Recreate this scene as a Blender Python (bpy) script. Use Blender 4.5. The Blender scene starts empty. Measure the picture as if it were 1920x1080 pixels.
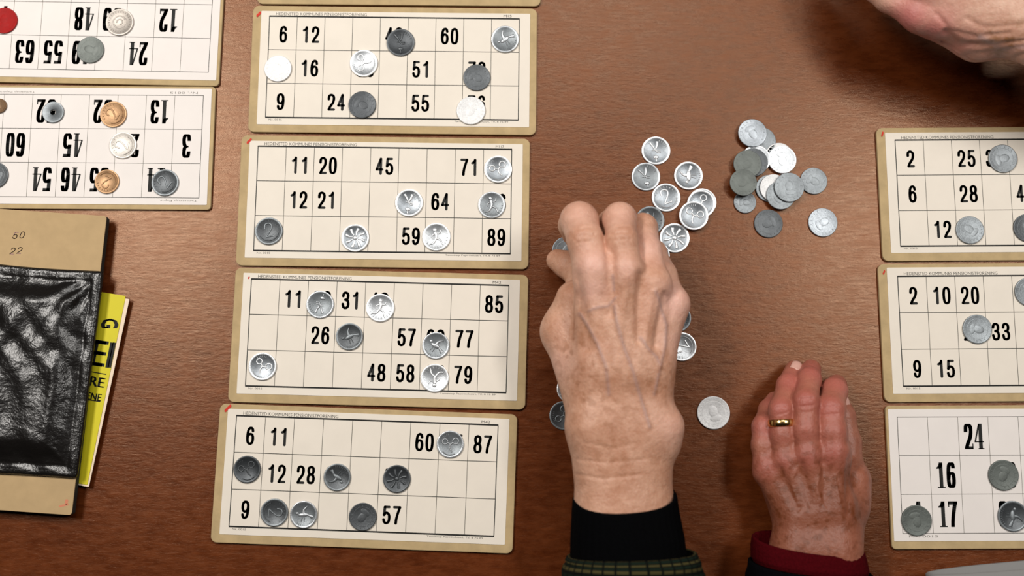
import bpy, math, random
import numpy as np
from mathutils import Vector, Matrix

# ------------------------------------------------------------------ camera, world, lamps, exposure
sc = bpy.context.scene
TZ = 0.74                      # height of the table top
F = 2133.0; TILT = math.radians(7.65); DIST = 0.768
CAM = np.array([0.0, -DIST * math.sin(TILT), DIST * math.cos(TILT)])
FWD = np.array([0.0, math.sin(TILT), -math.cos(TILT)])
UPV = np.array([0.0, math.cos(TILT), math.sin(TILT)])

cam_d = bpy.data.cameras.new('camera'); cam = bpy.data.objects.new('camera', cam_d)
sc.collection.objects.link(cam)
cam.location = (CAM[0], CAM[1], CAM[2] + TZ); cam.rotation_euler = (TILT, 0, 0)
cam_d.sensor_width = 36.0; cam_d.lens = 36.0 * F / 1920.0
cam_d.clip_start = 0.01
cam_d.dof.use_dof = True; cam_d.dof.focus_distance = 0.762; cam_d.dof.aperture_fstop = 4.0
sc.camera = cam

world = bpy.data.worlds.new('world'); sc.world = world; world.use_nodes = True
bg = world.node_tree.nodes['Background']
bg.inputs[0].default_value = (1.0, 0.93, 0.86, 1); bg.inputs[1].default_value = 0.10

def area(name, loc, size, power, col, aim=None):
    l = bpy.data.lights.new(name, 'AREA'); l.shape = 'RECTANGLE'
    l.size, l.size_y = size; l.energy = power; l.color = col
    o = bpy.data.objects.new(name, l); sc.collection.objects.link(o)
    o.location = (loc[0], loc[1], loc[2] + TZ)
    if aim is not None:
        d = Vector(aim) - Vector(loc)
        o.rotation_euler = d.to_track_quat('-Z', 'Y').to_euler()
    return o
# two rows of ceiling fittings above the table, and a weaker row farther up the room
area('ceiling_lamp_light', (-0.62, 0.42, 1.15), (0.24, 0.60), 10.5, (1.0, 0.955, 0.90))
area('ceiling_lamp_light', (0.66, 0.25, 1.15), (0.20, 0.40), 5.6, (1.0, 0.965, 0.92))
area('ceiling_lamp_light', (0.14, 0.92, 1.70), (0.80, 0.50), 9.5, (1.0, 0.97, 0.93))

sc.view_settings.view_transform = 'Standard'; sc.view_settings.look = 'None'
sc.view_settings.gamma = 1.0; sc.view_settings.use_curve_mapping = False
sc.view_settings.exposure = 0.52

# ------------------------------------------------------------------ helpers
def at(px, py, h=0.0):
    """Point h metres above the table top seen at photo position (px, py); world coordinates."""
    d = FWD * F + np.array([1.0, 0, 0]) * (px - 960.0) + UPV * (540.0 - py)
    t = (h - CAM[2]) / d[2]
    p = CAM + d * t
    return np.array([p[0], p[1], p[2] + TZ])

def link(o): sc.collection.objects.link(o); return o
def tag(o, label=None, cat=None, group=None, kind=None):
    if label: o['label'] = label
    if cat: o['category'] = cat
    if group: o['group'] = group
    if kind: o['kind'] = kind
    return o
def empty(name, loc, rz=0.0):
    o = bpy.data.objects.new(name, None); link(o); o.empty_display_size = 0.02
    o.location = loc; o.rotation_euler = (0, 0, rz); return o
def mesh_obj(name, verts, faces, mats, parent=None, fmat=None, smooth=False, loc=None):
    me = bpy.data.meshes.new(name)
    me.from_pydata([tuple(v) for v in verts], [], [tuple(f) for f in faces])
    for m in (mats if isinstance(mats, (list, tuple)) else [mats]): me.materials.append(m)
    if fmat is not None: me.polygons.foreach_set('material_index', fmat)
    if smooth: me.polygons.foreach_set('use_smooth', [True] * len(me.polygons))
    me.update()
    o = bpy.data.objects.new(name, me); link(o)
    if parent is not None: o.parent = parent
    if loc is not None: o.location = loc
    return o

class MB:
    """Collects several shapes into one mesh."""
    def __init__(s): s.v = []; s.f = []; s.m = []
    def add(s, v, f, m=0):
        o = len(s.v); s.v += [tuple(x) for x in v]; s.f += [tuple(i + o for i in q) for q in f]; s.m += [m] * len(f)
    def build(s, name, mats, parent=None, smooth=False, loc=None):
        return mesh_obj(name, s.v, s.f, mats, parent, s.m, smooth, loc)

# ------------------------------------------------------------------ materials
def mat(name):
    m = bpy.data.materials.new(name); m.use_nodes = True
    nt = m.node_tree; return m, nt, nt.nodes['Principled BSDF']
def N(nt, t, **k):
    n = nt.nodes.new(t)
    for a, b in k.items():
        if a in n.inputs: n.inputs[a].default_value = b
        else: setattr(n, a, b)
    return n
def ramp(nt, fac, stops):
    r = N(nt, 'ShaderNodeValToRGB'); e = r.color_ramp.elements
    while len(e) < len(stops): e.new(0.5)
    for i, (p, c) in enumerate(stops): e[i].position = p; e[i].color = (*c, 1)
    nt.links.new(fac, r.inputs[0]); return r.outputs[0]
def mixc(nt, fac, a, b, mode='MIX'):
    n = N(nt, 'ShaderNodeMix', data_type='RGBA', blend_type=mode)
    for i, x in ((0, fac), (6, a), (7, b)):
        if hasattr(x, 'links'): nt.links.new(x, n.inputs[i])
        else: n.inputs[i].default_value = x if i == 0 else (*x, 1)
    return n.outputs[2]
def coords(nt, scale=(1, 1, 1), rot=(0, 0, 0), kind='Object'):
    tc = N(nt, 'ShaderNodeTexCoord'); mp = N(nt, 'ShaderNodeMapping')
    mp.inputs['Scale'].default_value = scale; mp.inputs['Rotation'].default_value = rot
    nt.links.new(tc.outputs[kind], mp.inputs[0]); return mp.outputs[0]
def noise(nt, vec, scale, detail=4, rough=0.55, out='Fac', dist=0.0):
    n = N(nt, 'ShaderNodeTexNoise'); n.inputs['Scale'].default_value = scale
    n.inputs['Detail'].default_value = detail; n.inputs['Roughness'].default_value = rough
    n.inputs['Distortion'].default_value = dist
    nt.links.new(vec, n.inputs['Vector']); return n.outputs[out]
def bump(nt, b, h, dist, strength=1.0, prev=None):
    n = N(nt, 'ShaderNodeBump'); n.inputs['Distance'].default_value = dist; n.inputs['Strength'].default_value = strength
    nt.links.new(h, n.inputs['Height'])
    if prev is not None: nt.links.new(prev, n.inputs['Normal'])
    nt.links.new(n.outputs[0], b.inputs['Normal']); return n.outputs[0]
def sval(v): return tuple((c / 12.92 if c <= 0.04045 else ((c + 0.055) / 1.055) ** 2.4) for c in (x / 255 for x in v))

def wood():
    m, nt, b = mat('varnished_wood')
    g = coords(nt, (9, 42, 9), (0, 0, 0.12)); fine = noise(nt, g, 14, 6, 0.7, dist=0.4)
    v2 = coords(nt, (1, 1.3, 1), (0, 0, 0.5)); broad = noise(nt, v2, 5.5, 5, 0.6, dist=0.6)
    v3 = coords(nt, (2, 5, 2), (0, 0, -0.25)); mid = noise(nt, v3, 40, 5, 0.65)
    pits = noise(nt, coords(nt, (1, 1.4, 1), (0, 0, 0.1)), 230, 5, 0.65)
    c1 = ramp(nt, fine, [(0.28, sval((44, 15, 4))), (0.5, sval((78, 32, 10))), (0.70, sval((112, 54, 22)))])
    c2 = ramp(nt, broad, [(0.30, sval((60, 21, 6))), (0.7, sval((98, 46, 17)))])
    c3 = ramp(nt, mid, [(0.30, sval((66, 26, 8))), (0.66, sval((112, 55, 22)))])
    c = mixc(nt, 0.4, mixc(nt, 0.6, c1, c2), c3)
    nt.links.new(c, b.inputs['Base Color'])
    r = N(nt, 'ShaderNodeMapRange'); nt.links.new(mid, r.inputs[0])
    r.inputs[1].default_value = 0.3; r.inputs[2].default_value = 0.7; r.inputs[3].default_value = 0.23; r.inputs[4].default_value = 0.33
    nt.links.new(r.outputs[0], b.inputs['Roughness'])
    b.inputs['Specular IOR Level'].default_value = 0.52; b.inputs['Specular Tint'].default_value = (1.0, 0.66, 0.44, 1)
    p = bump(nt, b, fine, 0.00022, 0.55); bump(nt, b, pits, 0.00025, 0.45, p)
    return m
def simple(name, col, rough=0.6, metal=0.0, nscale=None, var=0.12, bumpd=0.0, spec=0.5):
    m, nt, b = mat(name)
    b.inputs['Roughness'].default_value = rough; b.inputs['Metallic'].default_value = metal
    b.inputs['Specular IOR Level'].default_value = spec
    if nscale:
        n = noise(nt, coords(nt), nscale, 4, 0.6)
        lo = tuple(c * (1 - var) for c in col); hi = tuple(min(1, c * (1 + var)) for c in col)
        nt.links.new(ramp(nt, n, [(0.3, lo), (0.7, hi)]), b.inputs['Base Color'])
        if bumpd: bump(nt, b, n, bumpd, 0.6)
    else: b.inputs['Base Color'].default_value = (*col, 1)
    return m
M_WOOD = wood()
M_BOARD = simple('grey_cardboard', sval((176, 153, 114)), 0.85, 0, 120, 0.10, 0.0002, 0.2)
M_PAPER = simple('cream_paper', sval((219, 210, 197)), 0.6, 0, 60, 0.025, 0, 0.3)
M_PAPER_W = simple('white_paper', sval((220, 213, 208)), 0.6, 0, 60, 0.02, 0, 0.3)
M_INK = simple('black_ink', sval((26, 26, 24)), 0.6, 0, None, spec=0.2)
M_LINE = simple('grey_ink', sval((62, 62, 58)), 0.6, 0, None, spec=0.2)
M_FAINT = simple('faint_ink', sval((112, 108, 100)), 0.6, 0, None, spec=0.2)
M_RED = simple('red_ink', sval((190, 45, 32)), 0.6, 0, 300, 0.2, 0, 0.2)

# ------------------------------------------------------------------ structure and table
def box(x0, y0, z0, x1, y1, z1):
    v = [(x, y, z) for z in (z0, z1) for y in (y0, y1) for x in (x0, x1)]
    return v, [(0, 2, 3, 1), (4, 5, 7, 6), (0, 1, 5, 4), (2, 6, 7, 3), (0, 4, 6, 2), (1, 3, 7, 5)]
fl = mesh_obj('floor', *box(-3, -3, -0.1, 3, 3, 0.0), simple('grey_floor', (0.12, 0.11, 0.10), 0.6, 0, 6, 0.2))
tag(fl, kind='structure')
M_WALL = simple('plaster', (0.12, 0.10, 0.085), 0.9, 0, 4, 0.08)
M_CEIL = simple('ceiling_paint', (0.05, 0.045, 0.04), 0.9, 0, 4, 0.05)
for nm, b_ in (('wall_left', (-3.1, -3, 0, -3, 3, 2.6)), ('wall_right', (3, -3, 0, 3.1, 3, 2.6)), ('wall_back', (-3, 3, 0, 3, 3.1, 2.6)), ('wall_front', (-3, -3.1, 0, 3, -3, 2.6))):
    tag(mesh_obj(nm, *box(*b_), M_WALL), kind='structure')
tag(mesh_obj('ceiling', *box(-3, -3, 2.6, 3, 3, 2.7), M_CEIL), kind='structure')
def rounded_slab(w, d, h, r, bev, seg=8):
    """rounded rectangle slab standing on z=0, softened top and bottom edge; vertices, faces"""
    rings = []
    prof = [(bev, 0), (0, bev), (0, h - bev), (bev * 0.3, h - bev * 0.3), (bev, h)]
    for ins, z in prof:
        ring = []
        for cx, cy, a0 in ((1, 1, 0), (-1, 1, 90), (-1, -1, 180), (1, -1, 270)):
            for k in range(seg + 1):
                a = math.radians(a0 + 90 * k / seg); rr = max(r - ins, 1e-5)
                ring.append((cx * (w / 2 - r) + rr * math.cos(a), cy * (d / 2 - r) + rr * math.sin(a), z))
        rings.append(ring)
    n = len(rings[0]); v = [p for q in rings for p in q]; f = []
    for i in range(len(rings) - 1):
        for k in range(n): f.append((i * n + k, i * n + (k + 1) % n, (i + 1) * n + (k + 1) % n, (i + 1) * n + k))
    f.append(tuple(reversed(range(n)))); f.append(tuple(range((len(rings) - 1) * n, len(rings) * n)))
    return v, f
table = empty('table', (0, 0.16, 0)); tag(table, 'reddish brown varnished wooden table under the bingo cards', 'table')
mesh_obj('tabletop', *rounded_slab(2.0, 0.98, 0.035, 0.02, 0.004), M_WOOD, table, loc=(0, 0, TZ - 0.035))
for sx in (-1, 1):
    for sy in (-1, 1):
        mesh_obj('leg', *rounded_slab(0.06, 0.06, TZ - 0.035, 0.008, 0.002), M_WOOD, table, loc=(sx * 0.93, sy * 0.43, 0))

# ------------------------------------------------------------------ lettering
def hull(pts):
    pts = sorted(set((round(x, 6), round(y, 6)) for x, y in pts))
    if len(pts) < 3: return pts
    def half(ps):
        o = []
        for p in ps:
            while len(o) > 1 and (o[-1][0]-o[-2][0])*(p[1]-o[-2][1]) - (o[-1][1]-o[-2][1])*(p[0]-o[-2][0]) <= 0: o.pop()
            o.append(p)
        return o
    a = half(pts); b = half(pts[::-1]); return a[:-1] + b[:-1]
def spline(pts, n=7):
    """smooth curve through the points"""
    if len(pts) == 2: return pts
    P = [pts[0]] + list(pts) + [pts[-1]]; o = []
    for i in range(1, len(P) - 2):
        for k in range(n):
            t = k / n; a, b, c, d = P[i-1], P[i], P[i+1], P[i+2]
            o.append(tuple(0.5 * (2*b[j] + (c[j]-a[j])*t + (2*a[j]-5*b[j]+4*c[j]-d[j])*t*t + (3*b[j]-a[j]-3*c[j]+d[j])*t**3) for j in range(2)))
    o.append(pts[-1]); return o
# each digit: smooth strokes S and straight strokes L, in a box 0..1 wide and 0..1 high
DIG = {
 '0': [('S', [(.5,1),(.12,.9),(0,.5),(.12,.1),(.5,0),(.88,.1),(1,.5),(.88,.9),(.5,1)])],
 '1': [('L', [(.66,0),(.66,1)]), ('L', [(.66,.97),(.46,.84),(.16,.79)])],
 '2': [('S', [(.02,.70),(.10,.92),(.5,1),(.90,.90),(.97,.70),(.80,.46),(.35,.22),(.06,.0)]), ('L', [(.06,0),(1,0)])],
 '3': [('S', [(.03,.76),(.14,.94),(.5,1),(.86,.92),(.93,.75),(.8,.58),(.42,.53)]), ('S', [(.42,.53),(.84,.47),(1,.27),(.88,.07),(.5,0),(.13,.06),(0,.26)])],
 '4': [('L', [(.74,0),(.74,1)]), ('L', [(.74,1),(0,.28)]), ('L', [(0,.28),(1,.28)])],
 '5': [('L', [(.92,1),(.16,1),(.06,.50)]), ('S', [(.06,.50),(.3,.62),(.6,.63),(.92,.52),(1,.30),(.88,.08),(.5,0),(.14,.06),(0,.22)])],
 '6': [('S', [(.95,.80),(.84,.95),(.52,1),(.16,.88),(.01,.5),(.1,.12),(.5,0),(.88,.08),(1,.31),(.88,.54),(.5,.61),(.16,.53),(.02,.34)])],
 '7': [('L', [(0,1),(1,1)]), ('S', [(1,1),(.62,.58),(.42,.25),(.36,0)])],
 '8': [('S', [(.5,1),(.14,.93),(.07,.76),(.18,.59),(.5,.53),(.82,.59),(.93,.76),(.86,.93),(.5,1)]), ('S', [(.5,.53),(.12,.45),(0,.26),(.12,.06),(.5,0),(.88,.06),(1,.26),(.88,.45),(.5,.53)])],
}
DIG['9'] = [(k, [(1 - x, 1 - y) for x, y in p]) for k, p in DIG['6']]
def nib_poly(kind, w, t):
    if kind == 'round': return [(w/2 * math.cos(a), t/2 * math.sin(a)) for a in [2*math.pi*i/10 for i in range(10)]]
    return [(-w/2, -t/2), (w/2, -t/2), (w/2, t/2), (-w/2, t/2)]
def digit(ch, w, h, serif):
    """faces of one digit, box w x h with its left bottom corner at 0,0"""
    out = []
    if not serif:
        nw = nt_ = h * 0.15; nb = nib_poly('round', nw, nt_ * 0.95)
    else:
        nw = w * 0.40; nt_ = h * 0.045; nb = nib_poly('flat', nw, nt_)
    def put(pts, nb=nb, nw=nw, nt_=nt_):
        q = [(nw/2 + x * (w - nw), nt_/2 + y * (h - nt_)) for x, y in pts]
        for a, b in zip(q, q[1:]):
            out.append(hull([(a[0]+x, a[1]+y) for x, y in nb] + [(b[0]+x, b[1]+y) for x, y in nb]))
    for i, (k, pts) in enumerate(DIG[ch]):
        if serif and ch == '4' and i == 1: put([(x*1.05 - 0.27, y) for x, y in pts], nib_poly('flat', nw*0.36, nt_))
        else: put(spline(pts) if k == 'S' else pts)
    if serif:
        def rect(x0, y0, x1, y1): out.append([(x0*w, y0*h), (x1*w, y0*h), (x1*w, y1*h), (x0*w, y1*h)])
        if ch == '1': rect(.18, 0, 1.02, .045)
        if ch == '4': rect(.36, 0, 1.0, .04)
        if ch == '5': rect(.14, .87, .92, 1)
        if ch == '7': rect(0, .87, 1, 1); rect(0, .78, .12, 1)
        if ch == '2': rect(.05, 0, 1, .11); rect(.88, 0, 1, .22)
        if ch in '23': out.append([(w*(.2+.17*math.cos(a)), h*(.79+.065*math.sin(a))) for a in [k*.7 for k in range(9)]])
        if ch in '35': out.append([(w*(.2+.17*math.cos(a)), h*(.19+.065*math.sin(a))) for a in [k*.7 for k in range(9)]])
    return out
_fc = {}
def letters(text, size):
    """flat triangles of a line of small print, from the built-in typeface, left bottom at 0,0"""
    if (text, size) in _fc: return _fc[(text, size)]
    c = bpy.data.curves.new('lettering', 'FONT'); c.body = text; c.size = size; c.resolution_u = 2
    o = bpy.data.objects.new('lettering', c); link(o)
    dg = bpy.context.evaluated_depsgraph_get()
    me = bpy.data.meshes.new_from_object(o.evaluated_get(dg))
    v = [tuple(x.co)[:2] for x in me.vertices]; f = [tuple(p.vertices) for p in me.polygons]
    bpy.data.objects.remove(o); bpy.data.curves.remove(c); bpy.data.meshes.remove(me)
    _fc[(text, size)] = (v, f); return v, f
def put_text(mb, text, x, y, z, width, height, m, rot=0.0, bold=0.0):
    v, f = letters(text, 1.0)
    xs = [p[0] for p in v]; ys = [p[1] for p in v]
    x0, x1, y0, y1 = min(xs), max(xs), min(ys), max(ys)
    ca, sa = math.cos(rot), math.sin(rot)
    q = []
    for a, b in v:
        u = (a - x0) / (x1 - x0) * width; w = (b - y0) / (y1 - y0) * height
        q.append((x + u * ca - w * sa, y + u * sa + w * ca, z))
    # keep the faces looking up
    ff = []
    for p in f:
        n = sum(q[p[i]][0]*q[p[(i+1) % len(p)]][1] - q[p[(i+1) % len(p)]][0]*q[p[i]][1] for i in range(len(p)))
        ff.append(p if n > 0 else p[::-1])
    mb.add(q, ff, m)
    if bold:
        mb.add([(a + bold, b, c) for a, b, c in q], ff, m)

# ------------------------------------------------------------------ bingo cards
CT = 0.0026                    # cardboard thickness
PT = 0.0003                    # paper sheet
mm = 0.001
HEAD = 'HEDENSTED KOMMUNES PENSIONISTFORENING'
def card(label, cx, cy, rot, W, H, paper, grid, nums, serif=False, code=None, red=None, rows=3, cols=9, seed=0):
    """paper, grid: insets in mm (left, top, right, bottom); nums: {(row, column): text}"""
    rnd = random.Random(seed)
    root = empty('bingo_card', (cx * mm, cy * mm, TZ), math.radians(rot))
    tag(root, label, 'bingo card', 'bingo cards on the table')
    mesh_obj('cardboard_backing', *rounded_slab(W*mm, H*mm, CT, 0.0042 if not serif else 0.0028, 0.0005), M_BOARD, root)
    mb = MB(); L, T = -W/2, H/2
    px0, py1, px1, py0 = L + paper[0], T - paper[1], -L - paper[2], -T + paper[3]
    z0, z1 = CT + 0.00002, CT + PT
    v, f = rounded_slab((px1-px0)*mm, (py1-py0)*mm, PT, 0.0006, 0.00005, 3)
    mb.add([(x + (px0+px1)/2*mm, y + (py0+py1)/2*mm, z + CT + 0.00002) for x, y, z in v], f, 0)
    zl = z1 + 0.00005; zd = z1 + 0.00008
    gx0, gy1, gx1, gy0 = L + grid[0], T - grid[1], -L - grid[2], -T + grid[3]
    def line(x0, y0, x1, y1, m, z=zl): mb.add([(x0*mm, y0*mm, z), (x1*mm, y0*mm, z), (x1*mm, y1*mm, z), (x0*mm, y1*mm, z)], [(0, 1, 2, 3)], m)
    cw, rh = (gx1-gx0)/cols, (gy1-gy0)/rows
    thin = 0.30 if serif else 0.42; edge = 0.40 if serif else 0.62
    for i in range(cols + 1):
        x = gx0 + i*cw; t = edge if i in (0, cols) else thin
        line(x-t/2, gy0, x+t/2, gy1, 2 if i in (0, cols) else 3, zl)
    for j in range(rows + 1):
        y = gy1 - j*rh; t = (edge*1.7 if not serif else edge) if j in (0, rows) else thin*1.15
        line(gx0-0.2, y-t/2, gx1+0.2, y+t/2, 1 if (j in (0, rows) and not serif) else 2, zl + 0.00001)
    dh, dw, adv = (12.2, 5.5, 6.75) if not serif else (16.6, 6.0, 7.1)
    for (r, c), s in nums.items():
        wid = adv*(len(s)-1) + dw
        x = gx0 + (c+0.5)*cw - wid/2 + (0.3 if len(s) == 1 else 0); y = gy1 - (r+0.5)*rh - dh/2 - (0.9 if not serif else 0.3)
        for k, ch in enumerate(s):
            for poly in digit(ch, dw, dh, serif):
                mb.add([((x + k*adv + a)*mm, (y + b)*mm, zd) for a, b in poly], [tuple(range(len(poly)))], 1)
    if not serif:
        put_text(mb, HEAD, (gx0+4.4)*mm, (gy1+0.75)*mm, zl, 63*mm, 2.1*mm, 2)
        if code: put_text(mb, code, (gx1-11)*mm, (gy1+1.0)*mm, zl, 5.6*mm, 1.8*mm, 1)
        put_text(mb, 'Nr. 0015', (gx0+2.2)*mm, (gy0-2.2)*mm, zl, 9*mm, 1.3*mm, 2)
        put_text(mb, 'Tamstrup Papirindustri, Tlf. 8 75 89', (gx1-44)*mm, (gy0-2.3)*mm, zl, 37*mm, 1.4*mm, 2)
    else:
        put_text(mb, 'Nr. 0015', (gx0+4)*mm, (gy0-2.6)*mm, zl, 19*mm, 1.5*mm, 3)
        put_text(mb, 'Tamstrup Papirindustri', (gx1-60)*mm, (gy0-2.6)*mm, zl, 34*mm, 1.5*mm, 3)
        if code: put_text(mb, 'Tamstrup Papir.', (gx0+1)*mm, (gy1+1.2)*mm, zl, 26*mm, 1.4*mm, 3)
    if red:                     # felt pen mark over the corner of the sheet
        (ax, ay, bx, by, w) = red
        pts = [(L+ax, T-ay), (L+bx, T-by)]
        hp = hull([(p[0] + w/2*math.cos(k), p[1] + w*0.8*math.sin(k)) for p in pts for k in [q*.63 for q in range(10)]])
        mb.add([(a*mm, b*mm, zl + 0.00002) for a, b in hp], [tuple(range(len(hp)))], 4)
    mb.build('printed_sheet', [M_PAPER_W if serif else M_PAPER, M_INK, M_LINE, M_FAINT, M_RED], root)
    return root
P1, G1 = (5.9, 4.0, 4.8, 5.4), (11.8, 7.8, 12.3, 10.4)
W1, H1 = 197.6, 90.5
def n_(*rows): return {(r, c): s for r, d in enumerate(rows) for c, s in d.items()}
card('cardboard card at the top edge, only its tan lower border showing', -78.5, 243.6, -0.5, W1, H1, P1, G1, {}, seed=1)
card('cream bingo card reading 6 12 60 in its top row, middle column', -81.8, 151.7, -0.65, W1, H1, P1, G1,
     n_({0:'6',1:'12',4:'48',6:'60',8:'82'}, {0:'8',1:'16',3:'36',5:'51',7:'73'}, {0:'9',2:'24',3:'38',5:'55',7:'76'}), code='M15', red=(3.2, 7.5, 5.2, 5.4, 1.3), seed=2)
card('cream bingo card reading 11 20 45 71 in its top row', -87.1, 58.9, -0.75, W1, H1, P1, G1,
     n_({1:'11',2:'20',4:'45',7:'71',8:'83'}, {1:'12',2:'21',5:'56',6:'64',8:'86'}, {0:'7',3:'39',5:'59',6:'68',8:'89'}), code='M117', red=(4.4, 5.4, 6.6, 3.2, 1.2), seed=3)
card('cream bingo card reading 11 31 85 in its top row', -88.8, -34.1, -1.5, W1, H1, (5.6, 3.6, 5.6, 5.8), (11.2, 7.6, 13.0, 11.0),
     n_({1:'11',2:'23',3:'31',4:'42',8:'85'}, {2:'26',3:'37',5:'57',6:'69',7:'77'}, {0:'5',4:'48',5:'58',6:'67',7:'79'}), code='M42', red=(9.0, 7.2, 9.6, 6.6, 0.8), seed=4)
card('cream bingo card reading 6 11 60 87, lowest of the middle column', -96.7, -126.5, -2.1, W1, H1, (5.6, 3.2, 5.2, 5.6), (11.6, 7.6, 12.6, 10.8),
     n_({0:'6',1:'11',6:'60',7:'75',8:'87'}, {0:'8',1:'12',2:'28',3:'34',5:'53'}, {0:'9',1:'18',2:'29',4:'45',5:'57'}), code='M42', red=(4.0, 4.6, 7.0, 1.4, 1.3), seed=5)
card('cream bingo card reading 2 and 25 in its top row, upper right', 250.0 + W1/2, 64.2 + 0.6, 0.4, W1, 92.6, (5.8, 3.6, 5, 5.6), (12.4, 8.8, 12, 10.2),
     n_({0:'2',2:'25',3:'31',5:'50'}, {0:'6',2:'28',4:'43',6:'61'}, {1:'12',2:'29',4:'45',7:'77'}), code='M8', red=(3.6, 5.6, 4.4, 3.4, 1.0), seed=6)
card('cream bingo card reading 2 10 20 in its top row, right side', 247.1 + W1/2, -30.4 + 0.6, 0.4, W1, 93.0, (5.8, 2.6, 5, 5.6), (12.8, 8.6, 12, 10.6),
     n_({0:'2',1:'10',2:'20',4:'46'}, {2:'27',3:'33',5:'54'}, {0:'9',1:'15',6:'66'}), code='M8', red=(3.4, 6.6, 4.2, 5.0, 0.9), seed=7)
card('white bingo card with tall serif numbers 24 16 17, lower right', 247.9 + 100, -125.6 + 0.2, 0.25, 200, 93.4, (1.5, 2.3, 3, 5.2), (7.4, 7.6, 12.6, 10.2),
     n_({2:'24',4:'41'}, {1:'16',3:'39'}, {0:'4',1:'17',3:'38'}), serif=True, seed=8)
card('white upside-down bingo card with 48 and 12, upper left corner', -201.2 - 100, 141.9 + 46.2, 178.9, 200, 92.4, (2.0, 4.0, 3, 3.0), (7.6, 9.6, 15.4, 9.8),
     n_({2:'24',4:'49',5:'55',6:'63'}, {1:'12',3:'39',4:'48',7:'77'}, {}), serif=True, seed=9)
card('white upside-down bingo card with 60 45 3 in its middle row', -204.4 - 100, 53.6 + 43.5, 179.6, 200, 86.6, (2.6, 3.4, 3, 1.6), (8.2, 8.2, 15.8, 6.6),
     n_({1:'14',3:'35',4:'46',5:'54',7:'71'}, {0:'3',2:'27',4:'45',6:'60'}, {1:'13',3:'32',5:'52',7:'72'}), serif=True, code='x', seed=10)
CARD_TOP = CT + PT + 0.00012

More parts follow.
